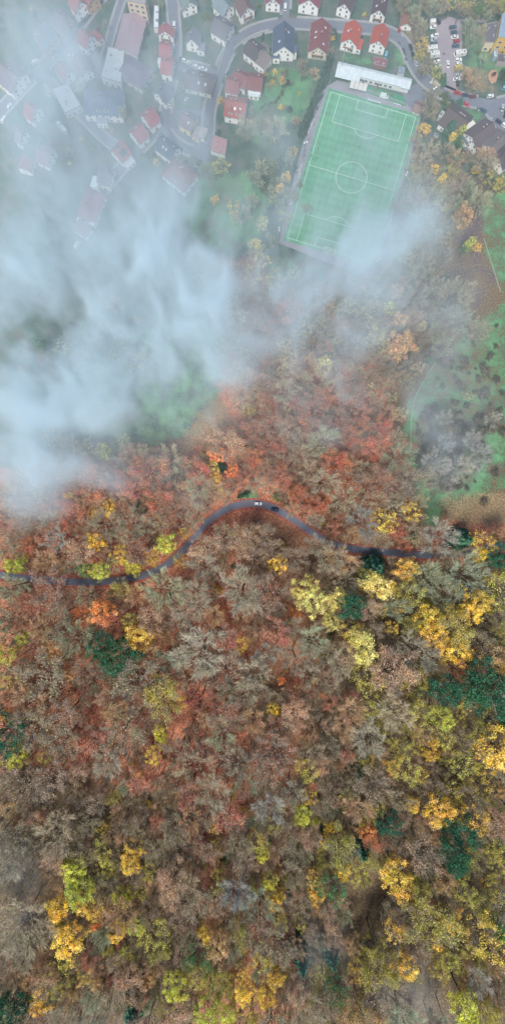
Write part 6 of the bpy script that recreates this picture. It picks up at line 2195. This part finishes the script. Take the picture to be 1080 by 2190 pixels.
# fallen trunks lying in the wood and on the slope
def log(u0, v0, u1, v1, r, label, mat=None):
    a, b = Vector(PG(u0, v0)), Vector(PG(u1, v1)); up = Vector((0, 0, r * .8))
    mb = MB(); m = (b - a)
    mb.tube((0, 0, r * .8), m * .5 + up + rdir() * .2, r, r * .8, 7, cap=True); mb.tube(m * .5 + up, m + up, r * .8, r * .4, 7, cap=True)
    for k in range(3):
        t = U(.4, .95); mb.tube(m * t + up, m * t + up + rdir(.6) * U(1, 2.2), r * .35, r * .1, 4)
    o = mb.build('fallen_trunk', mat or M_PALEBARK); o.location = a; tag(o, label, 'log', 'fallen trunks')
log(570, 1480, 578, 1520, .25, 'pale fallen trunk on the dark slope below the whitish tree')
log(618, 1900, 620, 1960, .3, 'pale fallen trunk among the ivy trunks at the bottom')
log(735, 1975, 742, 2010, .25, 'pale fallen trunk beside the clearing at the bottom')
log(650, 2080, 640, 2140, .25, 'thin pale trunk lying near the bottom bench')
log(985, 2075, 1030, 2180, .35, 'long grey trunk lying at the bottom beside the lime tree')
log(860, 1590, 880, 1640, .25, 'grey trunk lying under the golden tree with orange tip')
log(905, 805, 862, 862, .2, 'thin pale trunk lying across the meadow corner')
log(896, 770, 932, 720, .2, 'thin pale trunk lying up the misty slope')
log(640, 1240 + 70, 690, 1330, .3, 'dark fallen trunk near the tiny orange tree', M_BARK)

# ------------------------------------------------------------------ gardens: shrubs and small trees between the houses
taken = [to_px(o.location.x, o.location.y, 0) for o in COL.objects if o.parent is None and o.get('category') in ('house', 'hall', 'building', 'car', 'van', 'garage', 'school', 'shed', 'apartment block', 'workshop')]
tp = [(p[0], p[1]) for pts, w in TOWN_ROADS for p in smooth_line(pts, 8)]
made = 0
for _ in range(3000):
    if made >= 110: break
    a, b = U(0, 1075), U(10, 350)
    if a > 420 and b > 300: continue
    if 640 < a < 925 and 110 < b: continue
    if 900 < a < 1000 and b < 200: continue
    if min((a - p[0]) ** 2 + (b - p[1]) ** 2 for p in tp) < 17 ** 2: continue
    if min((a - p[0]) ** 2 + (b - p[1]) ** 2 for p in taken) < 27 ** 2: continue
    plant(a, b, U(4, 9), random.choice(['S', 'SG', 'SG', 'SR', 'S', 'SY']) if R() < .75 else random.choice(['BG', 'T', 'B']))
    made += 1

# ------------------------------------------------------------------ labels of the trees
SPOTS = [(u, v, p) for (o, k, u, v, r, p) in ALL_TREES if p] + [
    (552, 1077, 'the white car in the wood'), (750, 380, 'the centre circle'), (798, 222, 'the upper goal'), (703, 530, 'the misty goal'), (800, 155, 'the clubhouse'), (681, 100, 'the wine-red roof'),
    (607, 85, 'the blue slate house'), (380, 365, 'the hip-roofed red house'), (957, 137, 'the car park aisle'), (1027, 136, 'the table tennis table'), (485, 57, 'the street fork'), (402, 250, 'the cream house'),
    (320, 243, 'the crimson roofs'), (215, 205, 'the blue-roofed manor'), (105, 75, 'the courtyard hall'), (280, 70, 'the long ridge hall'), (547, 160, 'the red terrace'), (980, 247, 'the wide dark-roofed house'),
    (60, 228, 'the lone pink-roofed house'), (256, 318, 'the solar roof'), (245, 1243, 'the long road curve'), (900, 1186, 'the road end'), (60, 1236, 'the road at the frame edge'), (1050, 560, 'the upper meadow'),
    (1040, 780, 'the lower meadow'), (190, 880, 'the misty meadow'), (600, 200, 'the big garden'), (825, 62, 'the top street')]
for (o, k, u, v, r, p) in ALL_TREES:
    if p:
        w = p[4:]
        o['label'] = w if len(w.split()) >= 4 else w + ' on the wooded slope'
SECT = ['right of', 'above and right of', 'above', 'above and left of', 'left of', 'below and left of', 'below', 'below and right of']
cand = {}
todo = [t for t in ALL_TREES if not t[5]]
for idx, (o, k, u, v, r, p) in enumerate(todo):
    near = sorted(((u - a) ** 2 + (v - b) ** 2, j) for j, (a, b, _) in enumerate(SPOTS))[:7]
    for d2, j in near:
        a, b, ph = SPOTS[j]
        s = int(((math.degrees(math.atan2(b - v, u - a)) + 22.5) % 360) // 45)
        cand.setdefault((KIND[k][3], s, j), []).append((d2, idx))
best = {}
ORD = ['closest', 'second closest', 'third closest', 'fourth closest', 'fifth closest', 'sixth closest', 'seventh closest', 'eighth closest']
for key, lst in cand.items():
    lst.sort()
    for rank, (d2, idx) in enumerate(lst[:8]):
        sc = (rank, d2)
        if len(('%s %s %s %s' % (ORD[rank], key[0], SECT[key[1]], SPOTS[key[2]][2])).replace('-', ' ').split()) > 16: continue
        if idx not in best or sc < best[idx][0]: best[idx] = (sc, key, rank)
for idx, t in enumerate(todo):
    o, k = t[0], t[1]
    if idx in best:
        _, (w, s, j), rank = best[idx]
        o['label'] = '%s %s %s %s' % (ORD[rank], w, SECT[s], SPOTS[j][2])
    else:
        o['label'] = '%s among many of its kind in the dense wood' % KIND[k][3]

# ------------------------------------------------------------------ mist: a real volume drifting over the valley
FOG = '''
60 60 150 120 0.40
180 120 130 110 0.26
20 230 120 130 0.42
130 300 130 90 0.33
300 90 90 120 0.20
430 60 120 110 0.15
430 200 90 110 0.18
400 250 80 70 0.09
250 400 130 90 0.23
80 420 140 110 0.40
100 530 150 90 0.87
300 500 120 90 0.59
390 560 110 100 0.81
220 610 130 80 0.70
60 650 120 80 0.70
330 660 110 70 0.54
150 740 140 70 0.51
40 800 70 90 0.86
90 890 70 90 0.81
20 980 90 80 0.72
180 850 90 70 0.40
260 890 100 60 0.35
300 800 110 70 0.44
400 760 90 80 0.66
390 860 80 60 0.23
440 650 55 90 0.52
470 740 28 70 0.46
540 500 80 40 0.31
470 470 70 50 0.45
560 780 60 40 0.46
610 700 50 60 0.31
700 560 90 45 0.75
620 590 60 40 0.45
690 480 90 50 0.31
760 260 50 50 0.14
830 480 70 60 0.45
880 450 45 60 0.38
770 560 50 60 0.52
700 650 70 50 0.56
760 700 70 60 0.60
790 790 60 40 0.56
680 760 60 50 0.40
860 620 50 60 0.25
930 760 50 100 0.28
920 860 50 70 0.28
960 950 90 80 0.18
560 330 50 60 0.45
590 430 40 60 0.34
510 300 30 70 0.14
700 430 90 60 0.21
700 900 90 60 0.12
120 1010 120 40 0.50
60 1080 90 40 0.28
240 2170 70 35 0.35
330 2185 40 30 0.25
890 2140 70 50 0.30
700 2050 60 40 0.12
930 2180 60 30 0.20
20 1900 60 120 0.11
750 380 110 200 0.16
540 640 160 120 0.18
250 700 260 260 0.17
820 620 120 160 0.20
500 610 70 110 0.25
480 820 50 60 0.15
700 560 140 60 .2
860 560 70 120 .15
110 1010 170 50 .3
'''
def fog():
    gt = bpy.data.node_groups.new('mist_density', 'GeometryNodeTree')
    gt.interface.new_socket('Geometry', in_out='INPUT', socket_type='NodeSocketGeometry')
    gt.interface.new_socket('Geometry', in_out='OUTPUT', socket_type='NodeSocketGeometry')
    t = NT(gt)
    po = t.n('GeometryNodeInputPosition').outputs[0]
    def vmath(op, a, b=None):
        n = t.n('ShaderNodeVectorMath', operation=op)
        t.put(n.inputs[0], a)
        if b is not None: t.put(n.inputs[1], b)
        return n.outputs['Value'] if op in ('LENGTH', 'DOT_PRODUCT') else n.outputs['Vector']
    def gnoise(vec, scale, detail, rough, color=False, dist=0.0):
        n = t.n('ShaderNodeTexNoise'); gt.links.new(vec, n.inputs['Vector'])
        n.inputs['Scale'].default_value = scale; n.inputs['Detail'].default_value = detail; n.inputs['Roughness'].default_value = rough
        n.inputs['Distortion'].default_value = dist
        return n.outputs['Color'] if color else n.outputs[0]
    pz = vmath('MULTIPLY', po, (1, 1, .4))
    warp = vmath('SUBTRACT', gnoise(pz, .012, 3, .6, True), (.5, .5, .5))
    warp = vmath('MULTIPLY', warp, (80, 80, 8))
    warp2 = vmath('MULTIPLY', vmath('SUBTRACT', gnoise(pz, .045, 3, .6, True), (.5, .5, .5)), (34, 34, 4))
    q = vmath('ADD', vmath('ADD', po, warp), warp2)
    total = None
    zf = 42.0
    for row in FOG.strip().splitlines():
        u, v, a, b, amp = [float(s) for s in row.split()]
        x, y = PH(u, v, zf); k = (CAM_H - zf) / CAM_H / S
        d = vmath('MULTIPLY', vmath('SUBTRACT', q, (x, y, 0)), (1 / (a * k), 1 / (b * k), 0))
        g = t.math('MULTIPLY', t.math('EXPONENT', t.math('MULTIPLY', vmath('DOT_PRODUCT', d, d), -1.0)), amp)
        total = g if total is None else t.math('ADD', total, g)
    wisp = t.rng(gnoise(vmath('MULTIPLY', q, (1, .8, .35)), .02, 7, .66, dist=.7), .37, .66, .05, 1.95)
    fine = t.rng(gnoise(vmath('MULTIPLY', q, (1.3, .7, .3)), .075, 5, .65), .34, .66, .5, 1.5)
    tau = t.math('MULTIPLY', t.math('MULTIPLY', total, wisp), fine)
    sep = t.n('ShaderNodeSeparateXYZ'); gt.links.new(po, sep.inputs[0])
    # thin veil over the whole valley towards the north
    veil = t.rng(sep.outputs[1], -10, 200, 0.0, .13)
    tau = t.math('ADD', tau, veil)
    tau = t.math('MULTIPLY', tau, t.math('MULTIPLY', t.rng(t.math('ABSOLUTE', sep.outputs[0]), 118, 149, 1, 0), t.rng(t.math('ABSOLUTE', sep.outputs[1]), 262, 299, 1, 0)))
    zz = t.math('DIVIDE', t.math('SUBTRACT', sep.outputs[2], zf), 13.0)
    prof = t.math('EXPONENT', t.math('MULTIPLY', t.math('MULTIPLY', zz, zz), -1.0))
    dens = t.math('MULTIPLY', t.math('MULTIPLY', tau, prof), FOG_GAIN / 23.0)
    dens = t.math('MAXIMUM', t.math('SUBTRACT', dens, .0004), 0.0)
    vc = t.n('GeometryNodeVolumeCube')
    gt.links.new(dens, vc.inputs['Density'])
    vc.inputs['Min'].default_value = (-150, -300, 18); vc.inputs['Max'].default_value = (150, 300, 68)
    vc.inputs['Resolution X'].default_value = 214; vc.inputs['Resolution Y'].default_value = 428; vc.inputs['Resolution Z'].default_value = 20
    m = bpy.data.materials.new('mist'); m.use_nodes = True; nt = m.node_tree; nt.nodes.clear()
    out = nt.nodes.new('ShaderNodeOutputMaterial'); pv_ = nt.nodes.new('ShaderNodeVolumePrincipled')
    pv_.inputs['Color'].default_value = (*FOG_COL, 1); pv_.inputs['Density'].default_value = 1.0; pv_.inputs['Anisotropy'].default_value = 0.0
    pv_.inputs['Emission Strength'].default_value = 0.0
    nt.links.new(pv_.outputs[0], out.inputs['Volume'])
    sm_ = t.n('GeometryNodeSetMaterial'); sm_.inputs['Material'].default_value = m
    gt.links.new(vc.outputs[0], sm_.inputs[0])
    go = t.n('NodeGroupOutput'); gt.links.new(sm_.outputs[0], go.inputs[0])
    me = bpy.data.meshes.new('fog'); me.from_pydata([(-150, -300, 18), (150, 300, 68), (-150, 300, 18)], [], [(0, 1, 2)])
    me.materials.append(m)
    o = link('fog', me); o['kind'] = 'stuff'; o['label'] = 'bank of drifting white mist over village, pitch and meadow'
    o.modifiers.new('mist', 'NODES').node_group = gt
FOG_GAIN = 1.25
FOG_COL = (0.85, 0.955, 1.0)
fog()

# ------------------------------------------------------------------ daylight, camera
SUN_EL, SUN_AZ = 58.0, 200.0      # azimuth clockwise from north (+y)
w = bpy.data.worlds.new('World'); scene.world = w; w.use_nodes = True
nt = w.node_tree; nt.nodes.clear()
out = nt.nodes.new('ShaderNodeOutputWorld'); bg = nt.nodes.new('ShaderNodeBackground'); sky = nt.nodes.new('ShaderNodeTexSky')
sky.sky_type = 'NISHITA'; sky.sun_disc = False
sky.sun_elevation = math.radians(SUN_EL); sky.sun_rotation = math.radians(SUN_AZ)
sky.air_density = 1.0; sky.dust_density = 1.2; sky.ozone_density = 1.0
nt.links.new(sky.outputs[0], bg.inputs[0]); bg.inputs[1].default_value = 0.15
nt.links.new(bg.outputs[0], out.inputs[0])
ld = bpy.data.lights.new('Sun', 'SUN'); ld.energy = 4.2; ld.angle = math.radians(18); ld.color = (1.0, .955, .9)
lo = bpy.data.objects.new('Sun', ld); COL.objects.link(lo)
az, el = math.radians(SUN_AZ), math.radians(SUN_EL)
dirv = Vector((math.sin(az) * math.cos(el), math.cos(az) * math.cos(el), math.sin(el)))
lo.rotation_euler = dirv.to_track_quat('Z', 'Y').to_euler(); lo.location = dirv * 400

cd = bpy.data.cameras.new('Camera'); cd.sensor_fit = 'VERTICAL'; cd.sensor_height = 36.0
cd.lens = 36.0 * (CAM_H * S) / 2190.0
cd.clip_end = 4000; cd.clip_start = .5
co = bpy.data.objects.new('Camera', cd); COL.objects.link(co)
co.location = (0, 0, CAM_H); co.rotation_euler = (0, 0, 0)
scene.camera = co

scene.view_settings.view_transform = 'Standard'; scene.view_settings.look = 'None'
scene.view_settings.exposure = 0; scene.view_settings.gamma = 1
scene.render.engine = 'CYCLES'
cy = scene.cycles
cy.max_bounces = 7; cy.diffuse_bounces = 3; cy.glossy_bounces = 1; cy.transmission_bounces = 2; cy.transparent_max_bounces = 8; cy.volume_bounces = 5
cy.volume_step_rate = 1.5; cy.use_denoising = True; cy.denoiser = 'OPENIMAGEDENOISE'; cy.denoising_input_passes = 'RGB_ALBEDO_NORMAL'; cy.denoising_prefilter = 'ACCURATE'
cy.sample_clamp_indirect = 4.0
cy.caustics_reflective = False; cy.caustics_refractive = False
scene.render.use_persistent_data = False
import os
if os.environ.get('SHOWCOUNT'): print('TREES', {k: v for k, v in COUNT.items()}, 'objects', len(scene.objects))
